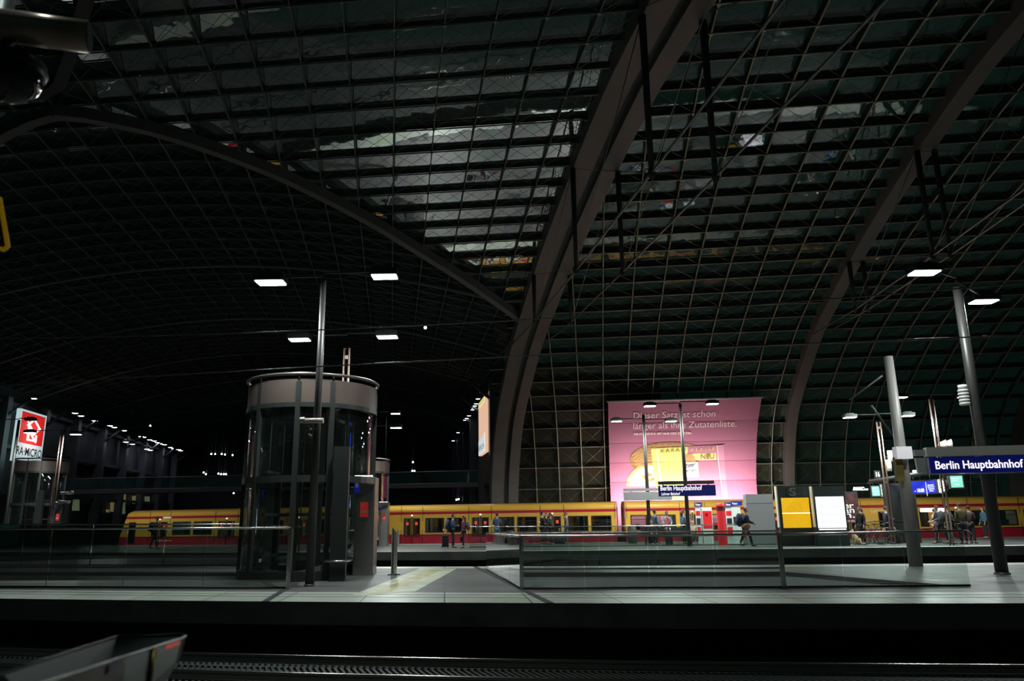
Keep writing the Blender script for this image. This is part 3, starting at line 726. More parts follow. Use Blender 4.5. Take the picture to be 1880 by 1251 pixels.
def carriage(root, E0, E1, cab, flip, num):
    """body between two end points on the track side; x runs from the coupling end"""
    X = (E1 - E0); L = X.length; X.normalize(); Yv = Vector((-X.y, X.x, 0))
    if Yv.y < 0: Yv = -Yv
    sc = L / CL
    def P(x, y, z): return E0 + X * (x * sc) + Yv * y + Vector((0, 0, z))
    nose = 1.0 if cab else 0.
    b = MB()
    rects = []
    for k, c in FEAT:
        if k == 'w': rects.append((c - .68, c + .68, WZ0, WZ1, k))
        elif k == 'd': rects.append((c - .66, c + .66, -.02, 1.72, k))
        elif k == 'c': rects.append((c - .27, c + .27, .1 if cab else WZ0, WZ1, k))
    xs = sorted(set([0, .06, CL - .9] + [r[0] for r in rects] + [r[1] for r in rects] + [CL])); zs = [-.35, -.02, .1, RB, WZ0, WZ1, 1.72, 1.86, 2.03, 2.14]
    def lean(x, z):      # raked cab end
        return x - (nose * .75 * max(0, (z + .1) / 2.5) if (cab and x > CL - .05) else 0)
    for side, y in ((0, 0.), (1, CW)):
        for x0, x1 in zip(xs[:-1], xs[1:]):
            for z0, z1 in zip(zs[:-1], zs[1:]):
                cx, cz = (x0 + x1) / 2, (z0 + z1) / 2
                if any(r[0] < cx < r[1] and r[2] < cz < r[3] for r in rects): continue
                mi = 1 if (cz < RB or 1.86 < cz < 2.03) else 0
                b.poly([P(lean(x0, z0), y, z0), P(lean(x1, z0), y, z0), P(lean(x1, z1), y, z1), P(lean(x0, z1), y, z1)], mi)
    # curved roof, underframe, ends
    rp = [(0, 2.14), (.06, 2.26), (.22, 2.38), (.55, 2.47), (1.5, 2.52), (2.45, 2.47), (2.78, 2.38), (2.94, 2.26), (3, 2.14)]
    for (y0, z0), (y1, z1) in zip(rp[:-1], rp[1:]):
        b.poly([P(0, y0, z0), P(lean(CL, z0), y0, z0), P(lean(CL, z1), y1, z1), P(0, y1, z1)], 0 if z0 < 2.46 or z1 < 2.46 else 2, True)
    b.poly([P(0, 0, -.35), P(CL, 0, -.35), P(CL, 3, -.35), P(0, 3, -.35)], 2)
    for xe in (0, CL):
        for (y0, y1) in ((0, 1.1), (1.9, 3)) if not (cab and xe) else ((0, .25), (2.75, 3)):
            b.poly([P(lean(xe, -.3), y0, -.35), P(lean(xe, -.3), y1, -.35), P(lean(xe, 2.14), y1, 2.14), P(lean(xe, 2.14), y0, 2.14)], 0)
        b.poly([P(lean(xe, z), y, z) for y, z in rp], 0)
        b.poly([P(lean(xe, -.3), 0, -.35), P(lean(xe, -.3), 3, -.35), P(lean(xe, .7), 3, .7), P(lean(xe, .7), 0, .7)], 1)
    car = b.build('carriage', [TY, TRD, DARKM], root)
    # panel seams
    m = MB()
    for x0 in (0.08, 3.6, 5.25, 8.75, 10.4, 13.8, 15.4):
        m.box(P(x0, -.012, 1.9), (.02, .02, 1.1) if False else (.02, .02, .95), atan2(X.y, X.x)); m.box(P(x0, -.012, .3), (.02, .02, 1.2), atan2(X.y, X.x))
    m.box(P(CL / 2 - .3, -.02, RB + .01), (L * .93, .03, .03), atan2(X.y, X.x)); m.build('panel_seam', TFR, car)
    yaw = atan2(X.y, X.x)
    def frame(name, r, mi=0, bottomcut=False):
        x0, x1, z0, z1 = r; w_ = .055; m = MB()
        for (a, b_) in (((x0, z0), (x1, z0)), ((x0, z1), (x1, z1)), ((x0, z0), (x0, z1)), ((x1, z0), (x1, z1))):
            c = P((a[0] + b_[0]) / 2, 0, (a[1] + b_[1]) / 2); dx = abs(b_[0] - a[0]) * sc + w_; dz = abs(b_[1] - a[1]) + w_
            m.box(c, (dx, .07, dz), yaw)
        for (cx, cz) in ((x0, z0), (x1, z0), (x0, z1), (x1, z1)):     # rounded corners
            sx = 1 if cx == x0 else -1; sz = 1 if cz == z0 else -1
            m.prism([(cx, cz), (cx + sx * .14, cz), (cx, cz + sz * .14)], lambda u, v, d: P(u, d, v), -.03, .03)
        m.prism([(x0, z0), (x1, z0), (x1, z1), (x0, z1)], lambda u, v, d: P(u, d, v), .0, .012, 1)
        return m, m
    for k, c in FEAT:
        if k == 'w':
            m, _ = frame('window', (c - .66, c + .66, WZ0 + .02, WZ1 - .02))
            if int(c * 7) % 2: m.box(P(c, 0, WZ1 - .27), (1.3 * sc, .05, .035), yaw)
            m.build('window', [TFR, TGL], car)
            m = MB(); m.prism([(c - .66, WZ0), (c + .66, WZ0), (c + .66, WZ1), (c - .66, WZ1)], lambda u, v, d: P(u, CW + d, v), .0, .012); m.build('window', TGL, car)
        elif k == 'c':
            m, _ = frame('cab', (c - .25, c + .25, (.12 if cab else WZ0 + .02), WZ1 - .02)); m.build('cab_door' if cab else 'window', [TFR, TGL], car)
        else:
            for sx in (-1, 1):
                m = MB(); x0 = c + (0.03 if sx > 0 else -.65); x1 = x0 + .62
                ow, iw = (x1, x0) if sx > 0 else (x0, x1)
                # leaf around its glass; glass has a chamfered lower outer corner
                gx0, gx1 = x0 + .08, x1 - .08; gz0, gz1 = .48, 1.6
                for (a0, a1, z0, z1, mi) in ((x0, x1, -.02, .40, 1), (x0, x1, .40, gz0, 1), (x0, x1, gz1, 1.72, 0), (x0, gx0, gz0, RB, 1), (gx1, x1, gz0, RB, 1), (x0, gx0, RB, gz1, 0), (gx1, x1, RB, gz1, 0)):
                    m.box(P((a0 + a1) / 2, .03, (z0 + z1) / 2), ((a1 - a0) * sc, .05, z1 - z0), yaw, mi)
                fx = gx1 if sx > 0 else gx0; s_ = -1 if sx > 0 else 1
                m.prism([(fx, gz0), (fx + s_ * .4, gz0), (fx, gz0 + .2)], lambda u, v, d: P(u, d, v), -.01, .04, 1)
                for (a, b_) in (((gx0, gz0), (gx0, gz1)), ((gx1, gz0), (gx1, gz1)), ((gx0, gz1), (gx1, gz1)), ((gx0, gz0), (gx1, gz0))):
                    cc = P((a[0] + b_[0]) / 2, 0, (a[1] + b_[1]) / 2); m.box(cc, (abs(b_[0] - a[0]) * sc + .05, .06, abs(b_[1] - a[1]) + .05), yaw, 2)
                m.prism([(gx0, gz0), (gx1, gz0), (gx1, gz1), (gx0, gz1)], lambda u, v, d: P(u, d, v), .01, .02, 3)
                m.box(P((gx0 + gx1) / 2, -.012, 1.28), (.17, .01, .2), yaw, 4)
                m.build('door', [TY, TRD, TFR, TGL, STK], car)
            m = MB(); m.box(P(c, 0, .85), (.05, .07, 1.75), yaw); m.box(P(c, -.03, 1.80), (.1, .04, .1), yaw, 1); m.build('door_post', [TFR, M('door_lamp', (.8, .8, .7), .4, 0, (1, .9, .8), .8)], car)
    # interior
    m = MB(); m.box(P(CL / 2 - .3, 1.5, .02), (L - 1.2, 2.8, .06), yaw, 0); m.box(P(CL / 2 - .3, 1.5, 2.08), (L - 1.2, 2.7, .05), yaw, 0)
    for c in (1.8, 7.0, 12.1):
        for y in (.55, 2.4):
            for dx in (-.9, -.02, .86): m.box(P(c + dx, y, .55), (.12, .9, 1.0), yaw, 1)
            m.box(P(c, y, .32), (1.7, .9, .12), yaw, 1)
    for c in (3.6, 5.2, 8.7, 10.4, 13.8, 15.4):
        m.box(P(c, .7, 1.0), (.05, .9, 1.9), yaw, 0); m.box(P(c, 2.3, 1.0), (.05, .9, 1.9), yaw, 0)
        m.tube([P(c, 1.2, 0), P(c, 1.2, 2.05)], .025, 6, mi=2)
    m.build('interior', [TIN, TSEAT, TPOLE], car)
    m = MB(); m.box(P(CL / 2 - .3, 1.5, 2.03), (L - 3, .25, .03), yaw); m.build('ceiling_light', M('saloon_light', (.8, .8, .7), .4, 0, (1, .95, .75), 2.6), car)
    # running number, bogies
    m = MB(); add_text(m, num, lambda u, v, d: P(7.2 + u / sc if not flip else 7.2 - u / sc, -.02 - d, -.0 + v + .03), .16, width=.95); m.build('running_number', WHITE, car)
    m = MB()
    for c in (3., 14.9):
        m.box(P(c, 1.5, -.6), (2.6, 2.4, .4), yaw)
    m.build('bogie', DARKM, car)
    return car, P
train = tag(empty('commuter_train', (0, 0, 0)), 'ochre and crimson commuter train standing along the far platform', 'train')
def trk(px):      # point on the train side for an image column
    lo, hi = -60., 80.
    for _ in range(50):
        x = (lo + hi) / 2; W_ = tk(x, D_TR + .12, 1) - CAM; q = 940 + FPX * W_.dot(Rv) / W_.dot(Fv)
        if q < px: lo = x
        else: hi = x
    return tk(lo, D_TR + .12, 0)
cA, PA = carriage(train, trk(671), trk(216), True, True, '485 034-9')
cB, PB = carriage(train, trk(1132), trk(676), False, True, '485 034-9')
cC, PC_ = carriage(train, trk(1149), trk(1655), False, False, '485 035-4')
cD, PD = carriage(train, trk(2155), trk(1665), False, True, '485 035-4')
m = MB()     # S-Bahn roundel and lettering on the leading carriage
m.prism([(14.95 + .13 * cos(a), .32 + .13 * sin(a)) for a in [2 * pi * k / 16 for k in range(16)]], lambda u, v, d: PA(u, d, v), -.03, -.01)
m.build('emblem_disc', M('emblem_green', (.05, .35, .10), .4), cA)
m = MB(); add_text(m, 'S', lambda u, v, d: PA(15.02 - u, -.05 - d, .24 + v), .22, bold=.01); add_text(m, 'S-Bahn Berlin', lambda u, v, d: PA(14.7 - u, -.03 - d, .26 + v), .16, width=1.15); m.build('lettering', WHITE, cA)
m = MB(); m.box(PA(14.05, -.03, 1.93), (.7, .05, .12), atan2(gd(-25), 1)); m.build('destination_panel', M('destination_glow', (.4, .4, .4), .4, 0, (.7, .75, .7), .35), cA)
# light strip inside the carriage by the standing group
m = MB(); PT = onz(1680, 985); m.box(ony(1712, 937, 44.2), (1.35, .12, .2), 0); m.build('light_strip', M('tube_light', (.9, .9, .9), .3, 0, (1, .95, 1), 3), cC)

#SECTION FURNITURE
# ================================================================ lifts
LSTEEL = M('lift_steel', (.045, .05, .048), .4, .4)
def make_lift(r=1.85, H=5.4, zm=2.9):
    t = empty('glass_lift', (0, 0, 0)); N = 40; n_p = 7
    posts = [-1.03, .2, 1.3, 2.4, 3.3, 4.07, 4.75]
    for (z0, z1, nm) in ((.25, zm - .12, 'curved_glazing'), (zm + .12, H - .88, 'curved_glazing')):
        m = MB(); m.lathe([(r - .05, z0), (r - .05, z1)], N, a0=(.2 if z0 < 1 else 0), a1=(2 * pi - .95 if z0 < 1 else 2 * pi)); m.build(nm, LIFTG, t)
    for a in posts:
        m = MB(); m.box((r * cos(a), r * sin(a), H / 2 - .1), (.13, .1, H - .2), a + pi / 2); m.build('mullion', LSTEEL, t)
        for da in (-.09, .09):
            pass
    for (z0, z1, rr) in ((0, .25, .02), (zm - .09, zm + .09, .04), (H - .90, H - .78, .05)):
        m = MB(); m.lathe([(r - .08, z0), (r + rr, z0), (r + rr, z1), (r - .08, z1), (r - .08, z0)], N, sm=False, a0=(.2 if z0 < 1 else 0), a1=(2 * pi - .95 if z0 < 1 else 2 * pi)); m.build('ring_beam', LSTEEL, t)
    m = MB(); m.lathe([(r + .03, H - .78), (r + .03, H - .14)], N); m.lathe([(r - .02, H - .78), (r - .02, H - .14)], N); m.build('fascia_band', M('lift_fascia', (.125, .092, .082), .45, .3, noise=.06), t)
    m = MB(); pts = [((r + .06) * cos(a), (r + .06) * sin(a), H) for a in [2 * pi * k / N for k in range(N + 1)]]; m.tube(pts, .045, 6, cap=False)
    for a in posts: m2 = MB(); m2.tube([((r + .02) * cos(a), (r + .02) * sin(a), H - .16), ((r + .05) * cos(a), (r + .05) * sin(a), H)], .03, 5); m2.build('rail_bracket', DARKM, t)
    m.build('crown_rail', M('crown_rail_steel', (.14, .12, .11), .4, .6), t)
    m = MB(); m.lathe([(0, H - .40), (r * .98, H - .40), (r * .98, H - .46), (0, H - .46)], N, sm=False); m.build('roof_disc', DARKM, t)
    # shaft guides, landing floor and cab frame inside
    for a in (.6, 2.2, 3.6, 5.2):
        m = MB(); m.box((1.05 * cos(a), 1.05 * sin(a), H / 2 - .2), (.18, .14, H - .5), a); m.build('guide_column', M('guide_grey', (.12, .13, .13), .4, .4), t)
    m = MB()
    for z in (.6, 1.7, 2.85, 4.3):
        for c_, s_ in (((0, .2, z), (2.1, .08, .08)), ((-.9, -.5, z), (.08, 1.3, .08)), ((.9, -.5, z), (.08, 1.3, .08))): m.box(c_, s_)
    for x_ in (-.9, .9): m.box((x_, .2, 2.45), (.07, .07, 3.8))
    m.build('guide_frame', M('guide_grey'), t)
    m = MB(); m.tube([(.35, -.3, .1), (.35, -.3, H - .5)], .02, 6); m.tube([(.45, -.3, .1), (.45, -.3, H - .5)], .02, 6); m.tube([(-.3, .3, .1), (-.3, .3, H - .5)], .02, 6); m.build('hoist_rope', CABLE, t)
    # door portal
    return t
LC = onz(552, 1062); LC = Vector((LC.x, LC.y, 0)); LC.y += .45
zt = ony(570, 708, LC.y).z
LR = 1.80
zmid = ony(500, 880, LC.y - 1.7).z
lift = make_lift(LR, zt, zmid); tag(lift, 'big round glass lift shaft with brown-grey band, behind the slim lamp pole', 'lift')
lift.location = LC
# door portal of the big lift (stainless box on its side) 
def portal(t, r, side=.05, zp=2.75):
    c = Vector((1.52, .38, 0))
    m = MB(); m.box(c + Vector((0, .35, zp / 2)), (.54, 1.0, zp), side); m.build('steel_portal', SHINY, t)
    m = MB(); R3 = Matrix.Rotation(side, 3, 'Z'); m.box(c + Vector((0, .35, 0)) + R3 @ Vector((.0, -.515, 1.82)), (.22, .02, .42), side, 0)
    m.box(c + Vector((0, .35, 0)) + R3 @ Vector((.0, -.53, 1.76)), (.18, .012, .05), side, 1); m.box(c + Vector((0, .35, 0)) + R3 @ Vector((-.04, -.53, 1.94)), (.08, .012, .03), side, 1)
    m.build('red_notice', [M('notice_red', (.7, .04, .03), .5, 0, (.8, .05, .04), .15), WHITE], t)
    m = MB(); m.box(c + Vector((-.2, -.2, 2.5)), (.14, .06, .4), side, 0); m.box(c + Vector((-.19, -.235, 2.54)), (.08, .01, .2), side, 1); m.build('blue_lift_sign', [M('lift_sign_blue', (.01, .02, .25), .4, 0, (.01, .03, .5), .2), WHITE], t)
    m = MB(); m.box(c + Vector((0, -.22, zp + .02)), (.5, .1, .03), side); m.build('portal_lamp', M('portal_glow', (.8, .8, .8), .4, 0, (1, .95, .95), 2), t)
    m = MB(); m.box((1.29, -r + .12, 1.72), (.40, .32, 3.44), .1); m.build('control_column', M('column_dark', (.03, .035, .035), .4, .3), t)
    m = MB(); m.tube([(1.0, -r + .35, .5), (1.0, -r - .12, .5), (1.58, -r - .06, .5), (1.58, -r + .35, .5)], .03, 6); m.build('guard_rail', HANDR, t)
portal(lift, LR)
for px, lab in ((648, 'distant round glass lift tucked behind the big lift'), (38, 'dim round glass lift below the red and white sign')):
    P = onz(px, 1006); P = Vector((P.x, P.y + 1.2, 0)); o = copy_tree(lift, P, 0, lab); o.scale = (.96, .96, ony(px, 846, P.y).z / zt)
# coloured reflections' sources: hanging banners beyond the lift
for (x, y, hpx, col, lab) in ((640, 771, 26, (.01, .05, .9), 'narrow blue lit banner seen through the big lift'), (640, 810, 28, (.02, .08, 1.), 'short blue lit banner below the other one in the big lift'), (510, 778, 46, (.35, .6, .08), 'narrow green lit banner seen through the big lift'), (707, 895, 40, (.9, .05, .25), 'narrow pink lit banner seen inside the distant lift')):
    a = ony(x, y - hpx / 2, 60 if x < 700 else 52); b_ = ony(x, y + hpx / 2, 60 if x < 700 else 52)
    m = MB(); wd = .5 if x < 700 else .25; m.box(((a.x + b_.x) / 2, a.y, (a.z + b_.z) / 2), (wd, .06, a.z - b_.z), .1)
    m.tube([(a.x, a.y, a.z), (a.x, a.y, (zns(S_of(a)) if a.y > 55 else zew(a.dot(NV))) + .4)], .012, 4, mi=1)
    tag(m.build('hanging_banner', [M('banner_glow_%d_%d' % (x, y), col, .5, 0, col, .8), DARKM]), lab, 'banner')
# ================================================================ lamp poles
def lamp_head(root, loc, w=.62, d=.42, h=.2, lit=True, tilt=0., yaw=0., power=LAMP_W):
    hd = MB(); hd.box(loc + Vector((0, 0, h / 2)), (w, d, h), yaw); hd.box(loc + Vector((0, 0, h + .03)), (w * .6, d * .6, .06), yaw)
    hh = hd.build('lamp_head', DARKM, root)
    m = MB(); m.box(loc + Vector((0, 0, -.012)), (w * .88, d * .86, .02), yaw); m.build('diffuser', LAMPE if lit else GLASSD, hh)
    if lit: arealight('lamp_light', loc + Vector((0, 0, -.04)) + root.location, w * .8, power, (.90, 1.0, .95), size_y=d * .8, rot=(0, 0, yaw))
GLASSD = M('unlit_diffuser', (.25, .28, .27), .3)
def lamp_pole(base, top_px, heads, label, r0=.11, r1=.07, polemat=POLEM, extra=None, tubes=1, power=LAMP_W, group=None):
    """base: world foot, top_px: image point of the top, heads: list of (px,py,dy,lit,scale)"""
    zt_ = ony(top_px[0], top_px[1], base.y).z
    root = tag(empty('lamp_post', base), label, 'lamp post', group)
    m = MB()
    if tubes == 1: m.tube([(0, 0, 0), (0, 0, zt_ * .6), (0, 0, zt_)], r0, 14, rs=[r0, (r0 + r1) / 2, r1]); m.lathe([(r0 * 1.25, 0), (r0 * 1.25, .03), (r0, .05)], 16)
    else:
        for sx in (-1, 1): m.tube([(sx * r0 * 1.1, 0, 0), (sx * r0 * 1.1, 0, zt_)], r0 * .55, 10)
        for z in (.4, zt_ * .5, zt_ - .3): m.box((0, 0, z), (r0 * 3, .06, .12))
    m.build('pole', polemat, root)
    for (px, py, dy, lit, sc) in heads:
        Pq = ony(px, py, base.y + dy) - base
        lamp_head(root, Pq, .78 * sc, .48 * sc, .2 * sc, lit, power=power)
        m = MB(); z = Pq.z + .14; m.tube([(0, 0, z), (Pq.x, Pq.y, z)], .028, 6); m.build('arm', STEEL, root)
    return root
PB_ = onz(568, 1077)
lamp_pole(PB_, (595, 512), [(497, 519, 0, True, 1.0), (706, 508, -.1, True, .9)], 'slim lamp post standing in front of the big round lift')
def poleat(px, Y): p = ony(px, 955, Y); return Vector((p.x, p.y, 0))
lamp_pole(poleat(625, 23.6), (629, 640), [(550, 624, 0, True, .9), (711, 619, 0, True, .9)], 'lamp post with pinkish twin tubes rising behind the big lift', tubes=2, r0=.065, polemat=M('pole_pinkish', (.26, .17, .145), .35, .7))
P3 = onz(1840, 1055)
rt = lamp_pole(P3, (1757, 528), [(1697, 501, -.9, True, .95), (1806, 554, 1.6, True, .95)], 'tall lamp post with horn loudspeaker beside the station name sign', r0=.15, r1=.11)
m = MB(); hp = ony(1770, 731, P3.y) - P3
for k in range(5): m.lathe([(.10, 0), (.13, .02), (.13, .07), (.10, .08)], 16, c=(hp.x, hp.y, hp.z - .2 + k * .085))
m.lathe([(0, 0), (.11, 0), (.11, .12), (0, .13)], 16, c=(hp.x, hp.y, hp.z + .22)); m.tube([(hp.x, hp.y, hp.z + .1), (0, 0, hp.z + .1)], .025, 6); m.build('horn_loudspeaker', WHITE, rt)
P4 = onz(1682, 1040)
mp = tag(empty('steel_mast', P4), 'thick pale steel mast with white box, glass balustrade in front', 'mast'); z4 = ony(1633, 655, P4.y).z
m = MB(); m.tube([(0, 0, 0), (0, 0, z4)], .2, 18, rs=[.19, .13]); m.build('pole', M('mast_paint', (.30, .28, .27), .45, .1), mp)
m = MB(); q4 = ony(1657, 832, P4.y - .3) - P4; m.box(q4, (.46, .25, .36)); m.build('white_box', M('box_white', (.75, .72, .75), .4, 0, (.8, .78, .85), .25), mp)
m = MB(); q4 = ony(1650, 862, P4.y - .2) - P4; m.box(q4, (.22, .15, .7)); m.build('ochre_panel', M('ochre_panel', (.12, .09, .01), .6), mp)
for k, (px_, py_, qx, qy) in enumerate(((1620, 690, 1560, 735), (1600, 745, 1640, 800))):
    m = MB(); a = ony(px_, py_, P4.y) - P4; c = ony(qx, qy, P4.y + .5) - P4
    m.tube([a, c], .03, 6); m.build('bracket_tube', STEEL, mp)
FAR = 1.0
PINKP = M('pole_pinkish')
def farpole(basepx, top, heads, label, tubes=1, r0=.11):
    B = onz(*basepx); heads = [(a, b, c, d, .82) for (a, b, c, d, e) in heads]; return lamp_pole(Vector((B.x, B.y, 0)), top, heads, label, r0=r0 if tubes == 1 else .075, r1=.08, tubes=tubes, polemat=POLEM if tubes == 1 else PINKP, power=LAMP_W * 1.9)
farpole((1194, 1000), (1183, 762), [(1132, 774, 0, True, 1.), (1232, 774, 0, True, 1.)], 'dark lamp post crossing the start of the banner lettering')
farpole((1266, 1004), (1250, 742), [(1193, 746, 0, True, 1.), (1308, 742, 0, True, 1.)], 'dark lamp post behind the blue hanging station sign')
farpole((1641, 1000), (1612, 775), [(1560, 767, 0, True, 1.), (1666, 764, 0, True, 1.)], 'lamp post with pinkish tubes behind the thick mast', tubes=2)
farpole((1748, 1002), (1711, 733), [(1653, 730, 0, True, 1.), (1772, 729, 0, True, 1.)], 'lamp post with pinkish tubes carrying round white loudspeakers', tubes=2)
farpole((640, 1010), (648, 770), [(727, 786, 0, True, 1.), (560, 790, 0, False, 1.)], 'distant lamp post hidden behind the big lift, lower lamp showing')
farpole((640, 1001), (648, 745), [(726, 760, 0, True, 1.), (565, 764, 0, False, 1.)], 'distant lamp post hidden behind the big lift, upper lamp showing')
farpole((88, 1010), (98, 790), [(55, 795, 0, True, 1.), (139, 798, 0, True, 1.)], 'lamp post with pinkish tubes beside the red and white sign', tubes=2)
farpole((2, 1010), (18, 772), [(56, 772, 0, False, 1.), (-50, 775, 0, False, 1.)], 'unlit lamp post whose dark lamp crosses the red sign')
# lamps over the camera's own platform (out of frame overhead, they light the rails)
for x in (-3.2,):
    base = Vector((x - 1.2, 1.6, 0)); root = tag(empty('lamp_post', base), 'lamp post on the camera side platform, outside the picture', 'lamp post')
    m = MB(); m.tube([(0, 0, 0), (0, 0, 8.2)], .1, 12); m.build('pole', POLEM, root); lamp_head(root, Vector((1.4, 1.6, 7.9)), power=LAMP_W * .2)
# CCTV on the slim post
def cctv(name, P, rz, s, label, mat=WHITE, post=False):
    t = tag(empty(name, P, rz), label, 'camera'); t.scale = (s, s, s)
    m = MB(); m.tube([(-.28, 0, 0), (.25, 0, 0)], .07, 16); m.tube([(.2, 0, .02), (.32, 0, .02)], .078, 16, cap=False); m.build('housing', mat, t)
    m = MB(); m.tube([(.245, 0, 0), (.256, 0, 0)], .062, 16); m.build('lens_window', BLACK, t)
    m = MB(); m.tube([(-.1, 0, -.07), (-.1, 0, -.2), (-.02, .1, -.24)], .025, 6); m.build('mount', DARKM, t)
    if post: m = MB(); m.tube([(-.1, .1, -P.z / s), (-.1, .1, -.15)], .03, 8); m.build('post', DARKM, t)
    return t
cp = ony(574, 773, PB_.y - .3); cctv('surveillance_camera', cp, pi, .95, 'white tube surveillance camera fixed to the post before the big lift', M('cctv_beige', (.45, .38, .34), .4))
cp = ony(1686, 866, 40); cctv('surveillance_camera', cp, -.3, 1.0, 'small white surveillance camera on the beam above the clock')
cp = ony(1686, 868, 40)
for (x, y) in ((122, 906), (118, 922)):
    cp = ony(x, y, 43); cctv('surveillance_camera', cp, .2 if y < 910 else pi, 1.1, 'pale surveillance camera beside the dim lift, %s of two' % ('upper' if y < 910 else 'lower'), post=True)
# ================================================================ glass balustrades
def balustrade(pts, ztop, label, npan, zb=0.0, rail_r=.028, posts=(), second=False):
    t = tag(empty('glass_balustrade', (0, 0, 0)), label, 'balustrade')
    segs = [(pts[i], pts[i + 1], npan[i], (ztop[i], ztop[i + 1])) for i in range(len(pts) - 1)]
    rail = [Vector((p.x, p.y, ztop[i])) for i, p in enumerate(pts)]
    for a, b_, k, (z0, z1) in segs:
        for j in range(k):
            f0 = (j + .008) / k; f1 = (j + .992) / k; p = a.lerp(b_, f0); q = a.lerp(b_, f1); d = (q - p).normalized(); s = Vector((d.y, -d.x, 0)) * .01
            zt0 = z0 + (z1 - z0) * f0 - .03; zt1 = z0 + (z1 - z0) * f1 - .03; m = MB()
            A = [p - s, q - s, q + s, p + s]; L = [Vector((v.x, v.y, zb)) for v in A] + [Vector((v.x, v.y, zt1 if i in (1, 2) else zt0)) for i, v in enumerate(A)]
            for f in ((0, 1, 5, 4), (2, 3, 7, 6), (1, 2, 6, 5), (3, 0, 4, 7), (4, 5, 6, 7)): m.poly([L[i] for i in f])
            m.build('glass_pane', GLASS, t)
    m = MB(); m.tube(rail, rail_r, 8); m.build('handrail', HANDR, t)
    m = MB()
    for a, b_, k, _ in segs:
        m.tube([a + Vector((0, 0, .03)), b_ + Vector((0, 0, .03))], .03, 4)
    m.build('base_channel', DARKM, t)
    for (p, z) in posts:
        m = MB(); m.box((p.x, p.y, z / 2), (.06, .05, z)); m.box((p.x + .05, p.y, z / 2), (.02, .08, z)); m.build('post', SHINY, t)
    return t
a0, a1 = fl(-180, 1079), fl(527, 1082)
balustrade([a0, a1], [topz(-180, 972.5, a0), topz(527, 970, a1)], 'front glass balustrade of the light well beside the big lift', [5], posts=[(a1, topz(527, 970, a1))])
b0, b1, b2 = fl(-200, 1043), fl(380, 1044), fl(440, 1044)
balustrade([b0, b2], [topz(-200, 964, b0), topz(440, 963, b2)], 'rear glass balustrade of the light well beside the big lift', [5])
c0, c1, c2 = fl(957, 1083), fl(1438, 1081), fl(1782, 1078)
zz = [topz(956, 985, c0), topz(1442, 981.5, c1), topz(1790, 975, c2)]
balustrade([c0, c1, c2], zz, 'front glass balustrade with bright handrail before the long light well', [4, 3], posts=[(c0, zz[0]), (c1, zz[1])])
d0 = fl(893, 1047); d1 = fl(1432, 1045)
balustrade([c0, d0, d1], [zz[0], topz(893, 980, d0), topz(1432, 975, d1)], 'rear and side glass balustrade of the long light well', [4, 5])
e0, e1 = onz(862, 1006), onz(1215, 1003); e2 = onz(1432, 1000)
balustrade([e0, e1, e2], [topz(862, 968, e0), topz(1215, 966, e1), topz(1432, 961, e2)], 'far platform balustrade running in front of the seated travellers', [4, 3])
f0, f1_ = onz(1500, 1000), onz(1660, 998)
balustrade([f0, f1_], [topz(1500, 959, f0), topz(1660, 957, f1_)], 'short far platform balustrade behind the white timetable case', [3])
# ================================================================ bollards
def bollard(P, h, r, label):
    t = tag(empty('bollard', P), label, 'bollard'); m = MB(); n = 16
    bot = [(r * cos(2 * pi * k / n), r * sin(2 * pi * k / n), 0) for k in range(n)]; top = [(x, y, h - .12 + (-x) / r * .1) for x, y, z in bot]
    for k in range(n): m.poly([bot[k], bot[(k + 1) % n], top[(k + 1) % n], top[k]], 0, True)
    m.poly(top); m.build('post', SHINY, t); m = MB(); m.lathe([(r * 2.2, 0), (r * 2.2, .02), (r * 1.1, .03)], 20); m.build('base_plate', DARKM, t)
P = onz(723, 1056); bollard(Vector((P.x, P.y, 0)), topz(724, 966, P), .085, 'stainless bollard with slanted top on the platform beside the big lift')
P = onz(731, 1003); bollard(Vector((P.x, P.y, 0)), topz(731, 974, P) + .1, .06, 'pale slim bollard on the far platform near the train door')
# ================================================================ station signs and boards
def board(P0, P1, z0, z1, depth=.16):     # frame along P0->P1
    U = P1 - P0; L = U.length; U.normalize(); Nn = Vector((U.y, -U.x, 0))
    if Nn.y > 0: Nn = -Nn
    def fn(u, v, d): return P0 + U * u + Vector((0, 0, z0 + v)) + Nn * d
    return fn, L, z1 - z0
# near sign
SY = P3.y - .75
s_a = ony(1707, 855, SY + .1); s_b = ony(1915, 853, SY - .25)
zb_ = ony(1709, 869.5, SY).z; zt2 = ony(1707, 840, SY).z
A0 = Vector((s_a.x, s_a.y, 0)); A1 = Vector((s_b.x, s_b.y, 0))
fn, L, H = board(A0, A1, zb_, zt2)
sg = tag(empty('station_sign', (0, 0, 0)), 'large blue station sign reading Berlin Hauptbahnhof under a grey beam', 'sign')
m = MB(); m.prism([(0, 0), (L, 0), (L, H), (0, H)], fn, 0, -.14); m.build('blue_panel', SIGNB, sg)
m = MB(); m.prism([(-.03, H + .03), (L, H + .03), (L, H + .25), (-.03, H + .25)], fn, .02, -.2); m.build('grey_beam', M('beam_grey', (.80, .79, .72), .5), sg)
m = MB(); m.prism([(-.28, 0.03), (-.04, 0.0), (-.04, H), (-.3, H)], fn, -.02, -.12); m.prism([(-.3, H + .05), (-.06, H + .05), (-.06, H + .2), (-.32, H + .2)], fn, -.02, -.12); m.build('end_plate', M('plate_pale', (.6, .6, .6), .5), sg)
m = MB(); m.tube([fn(0, -.02, .0), fn(L, -.02, .0)], .012, 6); m.build('edge_strip', SHINY, sg)
m = MB(); add_text(m, 'Berlin Hauptbahnhof', lambda u, v, d: fn((ony(1717, 855, SY) - s_a).length + u, H * .27 + v, .012 + d), 1, width=(ony(1867, 855, SY) - ony(1717, 855, SY)).length, height=H * .5, bold=.012, extrude=.004); m.build('lettering', SIGNW, sg)
